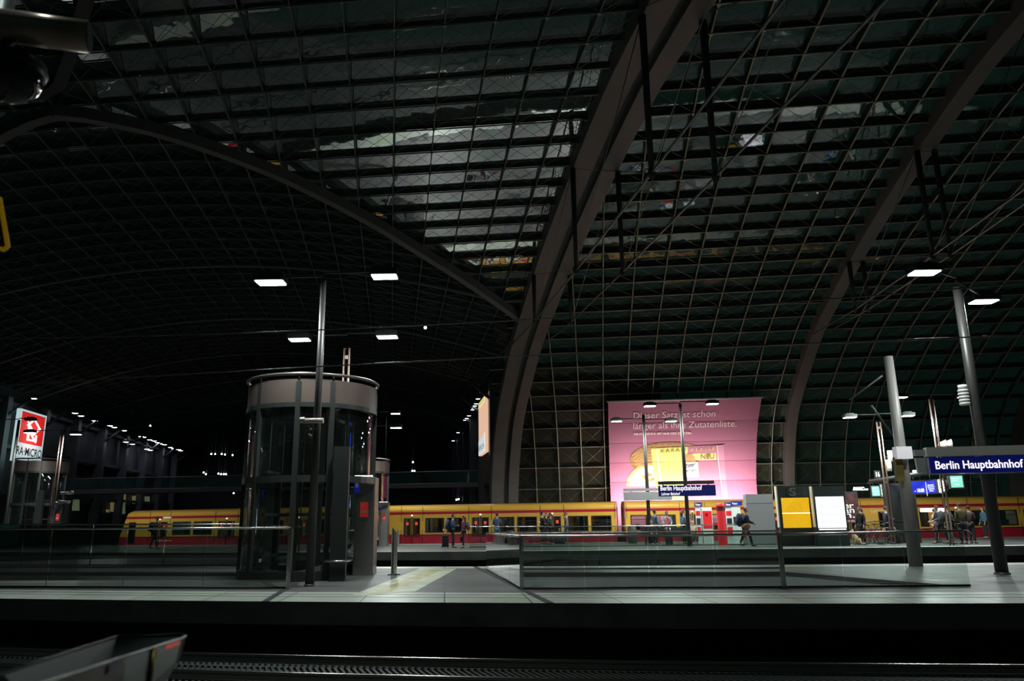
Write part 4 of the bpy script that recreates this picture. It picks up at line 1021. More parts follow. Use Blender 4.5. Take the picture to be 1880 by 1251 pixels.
for px in (1757,):
    m = MB(); c = ony(1795, 850, P3.y); m.box((c.x, (c.y + SY) / 2, zt2 + .1), (.1, abs(P3.y - SY), .1)); m.build('bracket', STEEL, sg)
# far sign with two lines
FYs = onz(1266, 1004).y - .25
fa = ony(1209, 900, FYs + .1); fb = ony(1314, 900, FYs - .1); z0 = ony(1210, 912, FYs).z; z1 = ony(1210, 892, FYs).z
fn2, L2, H2 = board(Vector((fa.x, fa.y, 0)), Vector((fb.x, fb.y, 0)), z0, z1)
sg2 = tag(empty('station_sign', (0, 0, 0)), 'blue sign reading Berlin Hauptbahnhof, Lehrter Bahnhof, in front of the banner', 'sign')
m = MB(); m.prism([(0, 0), (L2, 0), (L2, H2), (0, H2)], fn2, 0, -.12); m.build('blue_panel', SIGNB, sg2)
m = MB(); m.prism([(0, H2 + .05), (L2 - .05, H2 + .05), (L2 - .05, H2 + .22), (0, H2 + .22)], fn2, 0, -.1); m.build('grey_beam', M('beam_dark', (.12, .12, .13), .5), sg2)
m = MB(); add_text(m, 'Berlin Hauptbahnhof', lambda u, v, d: fn2(.1 + u, .3 + v, .012 + d), 1, width=L2 * .73, height=.24, bold=.015, extrude=.004)
add_text(m, 'Lehrter Bahnhof', lambda u, v, d: fn2(.13 + u, .06 + v, .012 + d), 1, width=L2 * .33, height=.14, bold=.012, shear=.2, extrude=.004); m.build('lettering', SIGNW, sg2)
m = MB()
for u in (.25, L2 - .35): m.box(fn2(u, H2 + .03, -.06), (.05, .06, .12))
m.build('hanger', DARKM, sg2)
FYg = onz(1194, 1000).y - .25
fa = ony(1145, 910, FYg + .1); fb = ony(1234, 910, FYg - .1); z0 = ony(1145, 919.5, FYg).z; z1 = ony(1145, 904, FYg).z
fn3, L3, H3 = board(Vector((fa.x, fa.y, 0)), Vector((fb.x, fb.y, 0)), z0, z1)
sg3 = tag(empty('station_sign', (0, 0, 0)), 'blank grey sign back hanging in front of the banner foot', 'sign')
m = MB(); m.prism([(0, 0), (L3, 0), (L3, H3), (0, H3)], fn3, 0, -.12); m.prism([(0, H3 + .05), (L3, H3 + .05), (L3, H3 + .2), (0, H3 + .2)], fn3, 0, -.1); m.build('panel', GREYM, sg3)
m = MB(); m.box(fn3(.4, H3 + .03, -.06), (.05, .06, .12)); m.box(fn3(L3 - .4, H3 + .03, -.06), (.05, .06, .12)); m.build('hanger', DARKM, sg3)
# timetable cases and cabinets on the far platform
def cabinet(name, x0, x1, ytop, ybot, label, cat, faces, case=DARKM, depth=.35, zlow=0.):
    B = onz((x0 + x1) / 2, ybot); Y = B.y; a = ony(x0, ybot, Y); b_ = ony(x1, ybot, Y); zt_ = ony(x0, ytop, Y).z
    t = tag(empty(name, (0, 0, 0)), label, cat); fnn, Lx, Hh = board(Vector((a.x, Y + .05, 0)), Vector((b_.x, Y - .05, 0)), 0, zt_)
    m = MB(); m.prism([(0, zlow), (Lx, zlow), (Lx, Hh), (0, Hh)], fnn, 0, -depth); m.build('case', case, t)
    for u in ((.1, .9) if zlow else ()):
        m = MB(); m.box(fnn(u * Lx, zlow / 2, -depth / 2), (.07, .07, zlow)); m.build('leg', case, t)
    for (nm, u0, v0, u1, v1, mat) in faces:
        m = MB(); m.prism([(u0 * Lx, v0 * Hh), (u1 * Lx, v0 * Hh), (u1 * Lx, v1 * Hh), (u0 * Lx, v1 * Hh)], fnn, .02, .004); m.build(nm, mat, t)
    return t, fnn, Lx, Hh
YELT = M('yellow_timetable', (.8, .5, .02), .5, 0, (.95, .50, .005), .75)
nt = YELT.node_tree; bs = nt.nodes['Principled BSDF']; tc = nt.nodes.new('ShaderNodeTexCoord'); mpn = nt.nodes.new('ShaderNodeMapping'); mpn.inputs['Scale'].default_value = (9, 1, 28)
no = nt.nodes.new('ShaderNodeTexNoise'); no.inputs['Scale'].default_value = 2; cr = nt.nodes.new('ShaderNodeValToRGB')
cr.color_ramp.elements[0].color = (.62, .27, .002, 1); cr.color_ramp.elements[1].color = (1, .58, .008, 1); cr.color_ramp.elements[0].position = .4; cr.color_ramp.elements[1].position = .55
nt.links.new(tc.outputs['Object'], mpn.inputs[0]); nt.links.new(mpn.outputs[0], no.inputs['Vector']); nt.links.new(no.outputs['Fac'], cr.inputs[0]); nt.links.new(cr.outputs[0], bs.inputs['Emission Color'])
WHT = M('white_timetable', (.9, .9, .9), .4, 0, (.93, .93, 1.), 1.5)
t1, f_, L_, H_ = cabinet('timetable_case', 1437, 1497, 893, 1003, 'dark timetable case with yellow lit timetable and S emblem', 'timetable case', [('yellow_timetable', .09, .30, .93, .80, YELT), ('white_strip', .09, .535, .93, .55, WHT)], M('case_green_grey', (.05, .065, .062), .4, .3))
m = MB(); m.prism([(L_ * .46 + .3 * cos(a), H_ * .905 + .3 * sin(a)) for a in [2 * pi * k / 20 for k in range(20)]], f_, .02, .004, 0)
add_text(m, 'S', lambda u, v, d: f_(L_ * .46 - .17 + u, H_ * .905 - .2 + v, .03), 1, 1, width=.34, height=.4, bold=.03); m.build('emblem', [M('emblem_dark', (.03, .045, .04), .5), M('emblem_grey', (.35, .37, .36), .5)], t1)
m = MB(); m.prism([(-.06, .9), (-.01, .9), (-.01, H_), (-.06, H_)], f_, .05, -.3); m.build('edge_fin', M('fin_cream', (.6, .55, .42), .4), t1)
t2_, f_, L_, H_ = cabinet('timetable_case', 1503, 1561, 893, 1003, 'dark timetable case with bright white lit timetable', 'timetable case', [('white_timetable', .06, .30, .94, .82, WHT), ('lower_strip', .08, .265, .92, .285, WHT)], M('case_green_grey'))
m = MB()
for k in range(3):
    for j in range(9):
        m.prism([(L_ * (.16 + j * .075), H_ * (.36 + k * .13)), (L_ * (.2 + j * .075), H_ * (.36 + k * .13)), (L_ * (.2 + j * .075), H_ * (.44 + k * .13)), (L_ * (.16 + j * .075), H_ * (.44 + k * .13))], f_, .03, .022)
m.build('table_print', M('print_lilac', (.6, .6, .7), .5, 0, (.62, .62, .78), 1.1), t2_)
m = MB(); m.prism([(-.06, .9), (-.01, .9), (-.01, H_), (-.06, H_)], f_, .05, -.3); m.build('edge_fin', M('fin_cream'), t2_)
arealight('timetable_glow', Vector((f_(L_ / 2, H_ * .5, .3))), 1.2, 14, (.9, .92, 1), rot=(radians(-90), 0, 0))
POST_M = M('poster_dark_red', (.05, .02, .02), .5, 0, (.10, .02, .016), .3, noise=.9, scale=4)
t3, f_, L_, H_ = cabinet('poster_case', 1553, 1584, 903, 999.5, 'dark red poster case with large white letters behind the white timetable', 'poster case', [('poster', .04, .40, .96, .96, POST_M)], DARKM, .15, 1.25)
m = MB()
for k, s in enumerate(('er', 'an', 'n.')): add_text(m, s, lambda u, v, d, k=k: f_(.12 + u, H_ * (.68 - .09 * k) + v, .03), 1, width=.5, height=.2, bold=.02)
add_text(m, '27.02.-02.03.', lambda u, v, d: f_(.2 + u, H_ * .42 + v, .03), 1, width=.9, height=.08); m.build('lettering', M('poster_letters', (.75, .75, .75), .5, 0, (.8, .8, .8), .4), t3)
t4, f_, L_, H_ = cabinet('equipment_cabinet', 1377, 1426, 908, 1001, 'plain grey equipment cabinet beside the yellow timetable case', 'cabinet', [('upper_panel', .01, .82, .99, .99, M('cab_grey_a', (.27, .27, .28), .5)), ('lower_panel', .01, .02, .99, .81, M('cab_grey_b', (.25, .25, .26), .5))], M('cab_grey', (.22, .22, .23), .5), .6)
t5, f_, L_, H_ = cabinet('information_pillar', 1638, 1692, 888, 998, 'black information pillar standing behind the thick mast', 'information pillar', [('panel', .06, .35, .94, .97, M('panel_black', (.008, .01, .01), .4)), ('lower_panel', .06, .03, .94, .33, M('panel_black'))], M('case_black', (.01, .012, .012), .6))
# ticket machines
RDM = M('machine_red', (.7, .02, .03), .45, 0, (.8, .02, .03), .12); WHM = M('machine_white', (.72, .76, .74), .45, 0, (.8, .85, .85), .05); DKM = M('machine_dark', (.03, .03, .035), .3)
for (x0, x1, lab, twin) in ((1281, 1290, 'narrow white ticket machine with red fronts beside the wide machine', 0), (1293, 1311, 'wide white ticket machine with large red poster panel', 1), (1337, 1348, 'narrow ticket machine with red fronts beyond the red column', 0), (1349, 1364, 'pale ticket machine next to the walking backpacker', 2)):
    top = 932 if not twin == 2 else 930
    faces = [('red_front', .08, .78, .9, .9, RDM), ('screen', .12, .52, .9, .7, DKM), ('red_tray', .1, .22, .9, .46, RDM)] if twin == 0 else ([('poster_panel', .05, .42, .95, .9, RDM), ('slot', .3, .75, .6, .84, DKM)] if twin == 1 else [('screen', .1, .5, .45, .72, DKM), ('keypad', .55, .5, .9, .6, DKM)])
    t_, f_, L_, H_ = cabinet('ticket_machine', x0, x1, top, 999, lab, 'ticket machine', faces, WHM, .5)
    if twin != 1:
        m = MB(); m.prism([(-.03, H_ + .03), (L_ + .12, H_ + .03), (L_ + .12, H_ + .27), (-.03, H_ + .27)], f_, .05, 0); add_text(m, 'Tickets i', lambda u, v, d: f_(.03 + u, H_ + .1 + v, .06), 1, 1, width=.3, height=.1); m.build('blue_header', [M('header_blue', (.01, .03, .2), .4, 0, (.01, .04, .35), .25), SIGNW], t_)
B = onz(1328, 1001.5); t_ = tag(empty('red_column', (B.x, B.y, 0)), 'round red information column standing between the ticket machines', 'column')
hc = topz(1328, 925, B); m = MB(); m.lathe([(.22, 0), (.22, hc * .82)], 20); m.lathe([(.24, hc * .93), (.24, hc - .03), (.2, hc), (0, hc)], 20); m.build('body', RDM, t_)
m = MB(); m.lathe([(.21, hc * .82), (.21, hc * .93)], 20); m.build('grille', M('grille_dark', (.12, .01, .01), .5), t_)
# clocks, displays, boards on a beam
CLKW = M('clock_face', (.75, .73, .66), .4, 0, (.9, .88, .8), .45)
def clock(px, py, Y, r, yaw, label):
    P = ony(px, py, Y); t = tag(empty('platform_clock', P, yaw), label, 'clock'); R3 = Matrix.Rotation(pi / 2, 4, 'X')
    m = MB(); m.lathe([(0, 0), (r, 0), (r, .16), (0, .16)], 28, sm=False); o = m.build('case', DARKM, t); o.rotation_euler = (pi / 2, 0, 0)
    m = MB(); m.lathe([(0, .17), (r * .9, .165)], 28); o = m.build('dial', CLKW, t); o.rotation_euler = (pi / 2, 0, 0)
    m = MB(); m.box((0, -.175, r * .25), (.03, .01, r * .6)); m.box((r * .15, -.175, -r * .12), (.03, .01, r * .45), 0, mat=Matrix.Rotation(.9, 3, 'Y'))
    for k in range(12):
        a = 2 * pi * k / 12; m.box((r * .76 * cos(a), -.172, r * .76 * sin(a)), (.025, .008, .1), mat=Matrix.Rotation(-a + pi / 2, 3, 'Y'))
    m.build('hand', BLACK, t); m = MB(); m.tube([(0, 0, r), (0, 0, r + .45)], .03, 6); m.build('hanger', DARKM, t)
clock(1624, 901, 41.2, .36, -1.35, 'smaller round clock hanging beside the green display near sign 16')
clock(1731, 893, 37.5, .37, -1.3, 'round clock hanging at the end of the blue destination board')
def panel(name, quad_px, Y0, Y1, label, cat, mat, depth=.14, texts=(), tm=SIGNW, casem=DARKM):
    (x0, y0), (x1, y1), (x2, y2), (x3, y3) = quad_px      # BL BR TR TL
    a = ony(x0, y0, Y0); b_ = ony(x1, y1, Y1); tz0 = ony(x3, y3, Y0).z; t = tag(empty(name, (0, 0, 0)), label, cat)
    zc = (a.z + b_.z) / 2; hh = (tz0 - a.z + ony(x2, y2, Y1).z - b_.z) / 2
    fnn, Lx, Hh = board(Vector((a.x, a.y, 0)), Vector((b_.x, b_.y, 0)), zc, zc + hh)
    m = MB(); m.prism([(-.05, -.05), (Lx + .05, -.05), (Lx + .05, Hh + .05), (-.05, Hh + .05)], fnn, -.01, -depth); m.build('case', casem, t)
    m = MB(); m.prism([(0, 0), (Lx, 0), (Lx, Hh), (0, Hh)], fnn, .01, -.005); m.build('screen', mat, t)
    if texts:
        m = MB()
        for (s, u, v, w_, h_) in texts: add_text(m, s, lambda uu, vv, d, u=u, v=v: fnn(u * Lx + uu, v * Hh + vv, .02), 1, width=w_ * Lx, height=h_ * Hh, bold=.012)
        m.build('lettering', tm, t)
    m = MB()
    for u in (.2, .8): m.tube([fnn(u * Lx, Hh, -.07), fnn(u * Lx, Hh + .4, -.07)], .02, 5)
    m.build('hanger', DARKM, t)
    return t
panel('destination_board', [(1668, 908), (1719, 904), (1719, 881), (1664, 887)], 39.5, 37.6, 'blue destination board with white lettering next to the clock', 'destination board', M('board_blue', (.01, .02, .3), .4, 0, (.006, .02, .62), .8), texts=[('- 18:00', .26, .1, .34, .3), ('|', .68, .05, .015, .85), ('Spandau', .75, .6, .2, .1), ('Westkreuz', .73, .44, .24, .1), ('Potsdam', .76, .28, .2, .1), ('Zoo', .78, .12, .14, .1)])
GRS = M('screen_green', (.2, .5, .4), .4, 0, (.16, .60, .42), .55); GTX = M('screen_text', (.7, .9, .8), .4, 0, (.75, .95, .85), .8)
panel('information_screen', [(1602, 912), (1616, 910), (1615, 892), (1600, 895)], 40.8, 40.6, 'small green information screen beside the smaller clock', 'screen', GRS, texts=[('Abfahrt', .1, .72, .6, .14), ('==========', .05, .36, .9, .16), ('S5 S7', .2, .12, .5, .1)], tm=GTX)
panel('information_screen', [(1747, 897), (1769, 894), (1767, 873), (1744, 876)], 37.8, 37.6, 'green information screen on a dark box beneath the station sign', 'screen', GRS, texts=[('Abfahrt 18', .1, .74, .6, .1), ('-----------', .0, .48, 1, .02), ('S75 Zug', .3, .2, .4, .12), ('jetzt', .1, .58, .5, .08)], tm=GTX, depth=.9)
m = MB(); a = ony(1597, 884, 41); b_ = ony(1712, 866, 37.5); m.tube([a, b_], .11, 4); m.tube([a + Vector((0, .3, -.1)), b_ + Vector((0, .3, -.1))], .05, 4)
tag(m.build('sign_beam', STEEL), 'long dim steel beam from which clocks and boards hang', 'beam')
P = ony(1611, 873, 41.2); t_ = tag(empty('track_number_sign', P), 'small dark sign showing track number 16', 'sign'); m = MB(); m.box((0, 0, .05), (.3, .1, .4)); m.tube([(0, 0, -.15), (0, 0, -.5)], .03, 5); m.build('panel', DARKM, t_)
m = MB(); add_text(m, '16', lambda u, v, d: Vector((-.1 + u, -.06 - d, -.08 + v)), 1, width=.2, height=.26, bold=.01); m.build('lettering', SIGNW, t_)
# round loudspeakers on far posts
for (px, py, Y, lab) in ((1731, 816, 40, 'round white loudspeaker pair near the station sign, outer one'), (1741, 815, 39.8, 'round white loudspeaker pair near the station sign, inner one'), (1634, 838, 40.5, 'pinkish upright loudspeaker on the post behind the mast, upper one'), (1632, 855, 40.5, 'pinkish upright loudspeaker on the post behind the mast, lower one')):
    P = ony(px, py, Y); t_ = tag(empty('loudspeaker', P), lab, 'loudspeaker'); m = MB(); m.tube([(-.16, 0, 0), (.12, -.1, 0)], .22, 18, rs=[.1, .24]) if py < 820 else m.tube([(0, 0, -.3), (0, 0, .3)], .13, 14); m.build('horn', M('speaker_cream', (.6, .5, .42), .45), t_)
    m = MB(); m.tube([(0, 0, -.05), (-.3 if py < 820 else -.25, .05, -.05)], .025, 5); m.build('bracket', DARKM, t_)
# hotel sign outside
t_ = tag(empty('rooftop_sign', (0, 0, 0)), 'distant white neon letters reading AMANO outside the glass wall', 'sign'); a = ony(1566, 900.5, 62.5)
m = MB(); add_text(m, 'AMANO', lambda u, v, d: Vector((a.x + u, a.y, a.z + v)), 1, width=.95, height=.26, bold=.03); add_text(m, 'HOTELS', lambda u, v, d: Vector((a.x + 1. + u, a.y, a.z + v)), 1, width=.55, height=.12, bold=.02)
m.build('lettering', M('neon_white', (.9, .9, .9), .4, 0, (1, 1, 1), 2.), t_); m = MB()
for dx in (.1, .8, 1.5): m.tube([(a.x + dx, a.y + .05, -1.1), (a.x + dx, a.y + .05, a.z)], .03, 5)
m.build('support', DARKM, t_); m = MB(); m.tube([(a.x, a.y + .05, a.z), (a.x + 1.6, a.y + .05, a.z)], .02, 5); m.build('support_rail', M('neon_white', (.9, .9, .9), .4, 0, (1, 1, 1), 2.), t_)
# trash bins
def bin_(px, py, h, w_, label):
    B = onz(px, py); t = tag(empty('litter_bin', (B.x, B.y, 0)), label, 'litter bin'); m = MB(); m.lathe([(w_ * .9, .05), (w_, .1), (w_, h * .85), (w_ * .8, h)], 14); m.build('body', M('bin_grey', (.12, .12, .12), .4, .4), t)
    m = MB(); m.box((0, 0, h), (w_ * 1.7, w_ * 1.5, .06)); m.build('lid', DARKM, t)
bin_(1162, 1000, 1.0, .26, 'grey litter bin standing left of the seated travellers'); bin_(938, 1003, .85, .28, 'grey litter bin behind the corner of the glass balustrade')
# bench
BB = onz(1228, 1001); bt = tag(empty('bench', (BB.x, BB.y, 0)), 'dark metal bench carrying the seated travellers', 'bench'); bl = 2.9
m = MB(); m.box((0, 0, .44), (bl, .42, .05)); m.build('seat', DARKM, bt); m = MB(); m.box((0, .24, .72), (bl, .04, .42)); m.build('backrest', DARKM, bt)
for sx in (-1, 0, 1):
    m = MB(); m.box((sx * bl * .42, 0, .21), (.06, .38, .42)); m.build('leg', DARKM, bt)
# catenary wires
def wire(d, z0, z1, sag, label, r=.012, span=30, x0=-45, x1=45):
    m = MB(); xs = [x0 + (x1 - x0) * k / 48 for k in range(49)]
    m.tube([tk(x, d, 0) + Vector((0, 0, z0 - 0 + (sag * ((2 * ((x - x0) % span) / span - 1) ** 2)))) for x in xs], r, 5); tag(m.build('overhead_wire', CABLE), label, 'wire')
wire(12.75, 4.25, 4.25, 0, 'lower contact wire strung above the nearest track'); wire(12.75, 4.9, 4.9, .7, 'upper carrier wire strung above the nearest track')
#SECTION PEOPLE
# ================================================================ people
SK = [M('skin_a', (.45, .25, .17), .6), M('skin_b', (.30, .16, .10), .6)]
def cloth(c, _c={}):
    k = tuple(round(v, 3) for v in c)
    if k not in _c: _c[k] = M('cloth_%d' % len(_c), c, .85, noise=.15, scale=9)
    return _c[k]
def skinned(name, verts, edges, mat, parent, root=0, sub=1):
    me = bpy.data.meshes.new(name); me.from_pydata([v[0] for v in verts], edges, []); me.materials.append(mat)
    me.skin_vertices.new() if hasattr(me.skin_vertices, 'new') else None
    o = bpy.data.objects.new(name, me); COL.objects.link(o); o.parent = parent
    md = o.modifiers.new('skin', 'SKIN'); md.use_smooth_shade = True
    if len(me.skin_vertices) == 0:
        bm = bmesh.new(); bm.from_mesh(me); bm.verts.layers.skin.verify(); bm.to_mesh(me); bm.free()
    lay = me.skin_vertices[0].data
    for i, v in enumerate(verts):
        lay[i].radius = v[1] if isinstance(v[1], tuple) else (v[1], v[1]); lay[i].use_root = (i == root)
    if sub: s = o.modifiers.new('smooth', 'SUBSURF'); s.levels = sub; s.render_levels = sub
    return o
def person(foot, heading, H, pose, jacket, trousers, hair, label, skin=0, mask=False, hatc=None, longhair=False, armpose='down', coat=False):
    """local frame: +Y is the way the person faces"""
    root = tag(empty('person', (foot.x, foot.y, foot.z), heading), label, 'person'); k = H / 1.76; root.scale = (k, k, k)
    sit = pose == 'sit'; pz = .52 if sit else .95; dz = pz - .95
    J = {}
    J['pelvis'] = (0, 0, pz); J['waist'] = (0, .0, pz + .16); J['chest'] = (0, .015, pz + .37); J['neck0'] = (0, 0, pz + .52); J['neck1'] = (0, .015, pz + .585)
    lean = .05 if pose == 'walk' else 0
    for n_ in ('waist', 'chest', 'neck0', 'neck1'): x, y, z = J[n_]; J[n_] = (x, y + lean * (z - pz) * 2, z)
    hy = J['neck1'][1] + .015; J['head'] = (0, hy, pz + .70)
    st = {'stand': (.0, .02, 0, 0), 'walk': (.24, .1, -.26, -.05), 'lean': (.05, .04, -.02, 0), 'sit': (0, 0, 0, 0)}[pose]
    legs = []
    for s, (fy) in ((-1, 0), (1, 1)):
        if sit: hip = (s * .09, 0, pz - .02); kn = (s * .12, .43, .50); an = (s * .12, .42, .09); toe = (s * .13, .6, .03)
        else:
            fwd = st[0] if fy else st[2]
            hip = (s * .09, 0, pz - .05); kn = (s * .10, fwd * .55 + .03, .50 if pose != 'walk' or fy else .49); an = (s * .10, fwd, .09 if pose != 'walk' or fy else .13); toe = (s * .125, fwd + .17, .03 if pose != 'walk' or fy else .04)
        legs.append((hip, kn, an, toe))
    arms = []
    cz = J['neck0'][2]
    for s in (-1, 1):
        sh = (s * .185, J['chest'][1], cz - .055)
        if armpose == 'down': sw = (.12 * s if pose == 'walk' else .03); el = (s * .235, sh[1] - .02 + sw * .6, cz - .34); wr = (s * .245, sh[1] + .06 + sw * 1.4, cz - .58)
        elif armpose == 'fold': el = (s * .24, sh[1] + .03, cz - .32); wr = (s * .04, sh[1] + .24, cz - .30)
        elif armpose == 'phone':
            el = (s * .23, sh[1] + .03, cz - .32); wr = (s * .12, sh[1] + .26, cz - .18) if s > 0 else (s * .16, sh[1] + .24, cz - .34)
        else: el = (s * .24, sh[1] + .06, cz - .3); wr = (s * .15, sh[1] + .34, cz - .42)
        arms.append((sh, el, wr))
    # continuous body
    V = [(J['pelvis'], (.13, .11)), (J['waist'], (.12, .095)), (J['chest'], (.15, .11)), (J['neck0'], (.07, .06)), (J['neck1'], (.052, .055)), ((0, hy, pz + .66), (.066, .08)), ((0, hy + .005, pz + .73), (.078, .095)), ((0, hy - .005, pz + .80), (.055, .065))]
    E = [(0, 1), (1, 2), (2, 3), (3, 4), (4, 5), (5, 6), (6, 7)]
    for (hip, kn, an, toe) in legs:
        b = len(V); V += [(hip, .085), (kn, .055), (an, .038), (toe, (.038, .024))]; E += [(0, b), (b, b + 1), (b + 1, b + 2), (b + 2, b + 3)]
    for (sh, el, wr) in arms:
        b = len(V); d = (Vector(wr) - Vector(el)).normalized(); s = 1 if sh[0] > 0 else -1
        palm = Vector(wr) + d * .055; V += [(sh, .055), (el, .04), (wr, .026), (tuple(palm), (.034, .018))]; E += [(2, b), (b, b + 1), (b + 1, b + 2), (b + 2, b + 3)]
        side = d.cross(Vector((s, 0, 0.2))).normalized()
        for q, ln in enumerate((.062, .072, .068, .052)):
            o = side * (.024 - .016 * q); c = len(V); tip1 = palm + d * .035 + o * 1.1; tip2 = palm + d * (.035 + ln * .55) + o * 1.1 + Vector((-s * .008, 0, 0)); tip3 = palm + d * (.03 + ln * .9) + o + Vector((-s * .026, 0, 0))
            V += [(tuple(tip1), .0085), (tuple(tip2), .008), (tuple(tip3), .0065)]; E += [(b + 3, c), (c, c + 1), (c + 1, c + 2)]
        c = len(V); V += [(tuple(Vector(wr) + d * .035 + side * .042), .010), (tuple(Vector(wr) + d * .075 + side * .055 + Vector((-s * .01, 0, 0))), .008)]; E += [(b + 2, c), (c, c + 1)]
    body = skinned('body', V, E, SK[skin], root)
    # face
    m = MB(); hz = pz + .73
    m.prism([(-.012, -.015), (.012, -.015), (.004, .03), (-.004, .03)], lambda u, v, d: Vector((u, hy + .095 + d, hz - .005 + v)), -.01, .018)
    for s in (-1, 1): m.ball((s * .079, hy, hz), (.012, .02, .03), 8)
    m.build('nose_and_ears', SK[skin], body)
    m = MB()
    for s in (-1, 1): m.ball((s * .03, hy + .088, hz + .018), (.012, .008, .007), 8, 0); m.ball((s * .03, hy + .095, hz + .018), .0045, 6, 1)
    m.box((0, hy + .092, hz - .045), (.045, .008, .009), 0, 2); m.build('eyes_and_mouth', [WHITE, BLACK, M('lips', (.35, .12, .1), .6)], body)
    # hair
    m = MB(); n = 12; R_ = (.088, .105, .10)
    for i in range(5):
        p0, p1 = pi / 2 * 1.12 * i / 5, pi / 2 * 1.12 * (i + 1) / 5
        for q in range(n):
            a, b_ = 2 * pi * q / n, 2 * pi * (q + 1) / n
            def hp_(ph, th):
                dn = 1.25 if sin(th) < -.2 else (1.0 if sin(th) < .4 else .62); ph = ph * dn
                return Vector((R_[0] * sin(ph) * cos(th), hy - .008 + R_[1] * sin(ph) * sin(th), hz + .012 + R_[2] * cos(ph)))
            m.poly([hp_(p0, a), hp_(p1, a), hp_(p1, b_), hp_(p0, b_)], 0, True)
    if longhair: m.tube([(0, hy - .07, hz + .03), (0, hy - .11, hz - .1), (0, hy - .12, hz - .26)], .06, 8, rs=[.07, .075, .04])
    m.build('hair' if hatc is None else 'knitted_hat', cloth(hair if hatc is None else hatc), root)
    if mask:
        m = MB(); m.prism([(-.055, .02), (.055, .02), (.06, -.03), (.03, -.065), (-.03, -.065), (-.06, -.03)], lambda u, v, d: Vector((u, hy + .098 + d - abs(u) * .7, hz - .02 + v)), -.012, .008); m.build('face_mask', BLACK if mask == 'b' else WHITE, root)
    # jacket
    g_ = .022
    V = [((0, 0, pz - (.02 if not coat else .0)), (.15 + g_, .125 + g_)), (J['waist'], (.135 + g_, .11 + g_)), (J['chest'], (.155 + g_, .118 + g_)), ((0, J['neck0'][1], cz - .01), (.075 + g_, .07 + g_))]; E = [(0, 1), (1, 2), (2, 3)]
    for (sh, el, wr) in arms:
        b = len(V); V += [(sh, .068), (el, .056), (tuple(Vector(el).lerp(Vector(wr), .95)), .042)]; E += [(2, b), (b, b + 1), (b + 1, b + 2)]
    if coat and not sit: b = len(V); V += [((0, 0, pz - .35), (.19, .15))]; E += [(0, b)]
    skinned('jacket', V, E, cloth(jacket), root)
    V = [((0, 0, pz + .02), (.145, .12))]; E = []
    for (hip, kn, an, toe) in legs:
        b = len(V); V += [(hip, .098), (kn, .07), (tuple(Vector(kn).lerp(Vector(an), .93)), .058)]; E += [(0, b), (b, b + 1), (b + 1, b + 2)]
    skinned('trousers', V, E, cloth(trousers), root)
    for (hip, kn, an, toe) in legs:
        skinned('shoe', [((an[0], an[1] - .05, an[2] - .035), (.04, .035)), ((an[0], an[1] + .04, an[2] - .04), (.045, .035)), ((toe[0], toe[1] + .03, toe[2] + .002), (.04, .022))], [(0, 1), (1, 2)], BLACK, root)
    root['hold'] = 0; del root['hold']
    return root, J, arms
def backpack(root, J, col, label, s=1.0):
    t = tag(empty('backpack', root.location, root.rotation_euler.z), label, 'backpack'); k = root.scale[0]; t.scale = (k, k, k)
    c = Vector(J['chest']); m = MB()
    m.ball((0, -.27 * s ** .5 + c.y, c.z - .1), (.15 * s, .12 * s, .25 * s), 14); m.ball((0, -.36 * s ** .5 + c.y, c.z - .18), (.11 * s, .06 * s, .13 * s), 12); m.build('bag', cloth(col), t)
    for sx in (-1, 1):
        m = MB(); m.tube([(sx * .1, -.19 + c.y, c.z + .07), (sx * .11, -.05 + c.y, c.z + .15), (sx * .11, .12 + c.y, c.z + .06), (sx * .12, .13 + c.y, c.z - .1), (sx * .14, -.17 + c.y, c.z - .22)], .017, 6); m.build('strap', BLACK, t)
    return t
def suitcase(P, label, col, h=.62, rz=0.):
    t = tag(empty('suitcase', P, rz), label, 'suitcase'); m = MB(); m.box((0, 0, .06 + h / 2), (.36, .22, h)); m.box((0, -.14, .06 + h * .45), (.34, .04, h * .6)); o = m.build('shell', cloth(col), t)
    bv = o.modifiers.new('round', 'BEVEL'); bv.width = .04; bv.segments = 3
    m = MB(); m.tube([(-.1, .1, h + .05), (-.1, .1, h + .42), (.1, .1, h + .42), (.1, .1, h + .05)], .012, 6); m.build('handle', HANDR, t)
    for sx in (-1, 1):
        m = MB(); m.tube([(sx * .17 - .02, .08, .035), (sx * .17 + .02, .08, .035)], .035, 10); m.build('wheel', BLACK, t)
def foot(px, py): p = onz(px, py); return Vector((p.x, p.y, 0))
RGT = -pi / 2; LFT = pi / 2; BACK = 0.; FRONT = pi          # facing +X, -X, away, towards the camera
DK = (.015, .016, .02)
def hgt_of(px, py, P): return max(1.55, min(1.95, topz(px, py, P)))
# walker by the leading carriage
P = foot(281, 1009); r, J, A = person(P, RGT, 1.9, 'walk', (.03, .03, .035), (.02, .02, .022), DK, 'person in dark jacket walking past the front of the train with backpack', mask='b'); backpack(r, J, DK, 'dark backpack worn by the walker at the train front', 1.1)
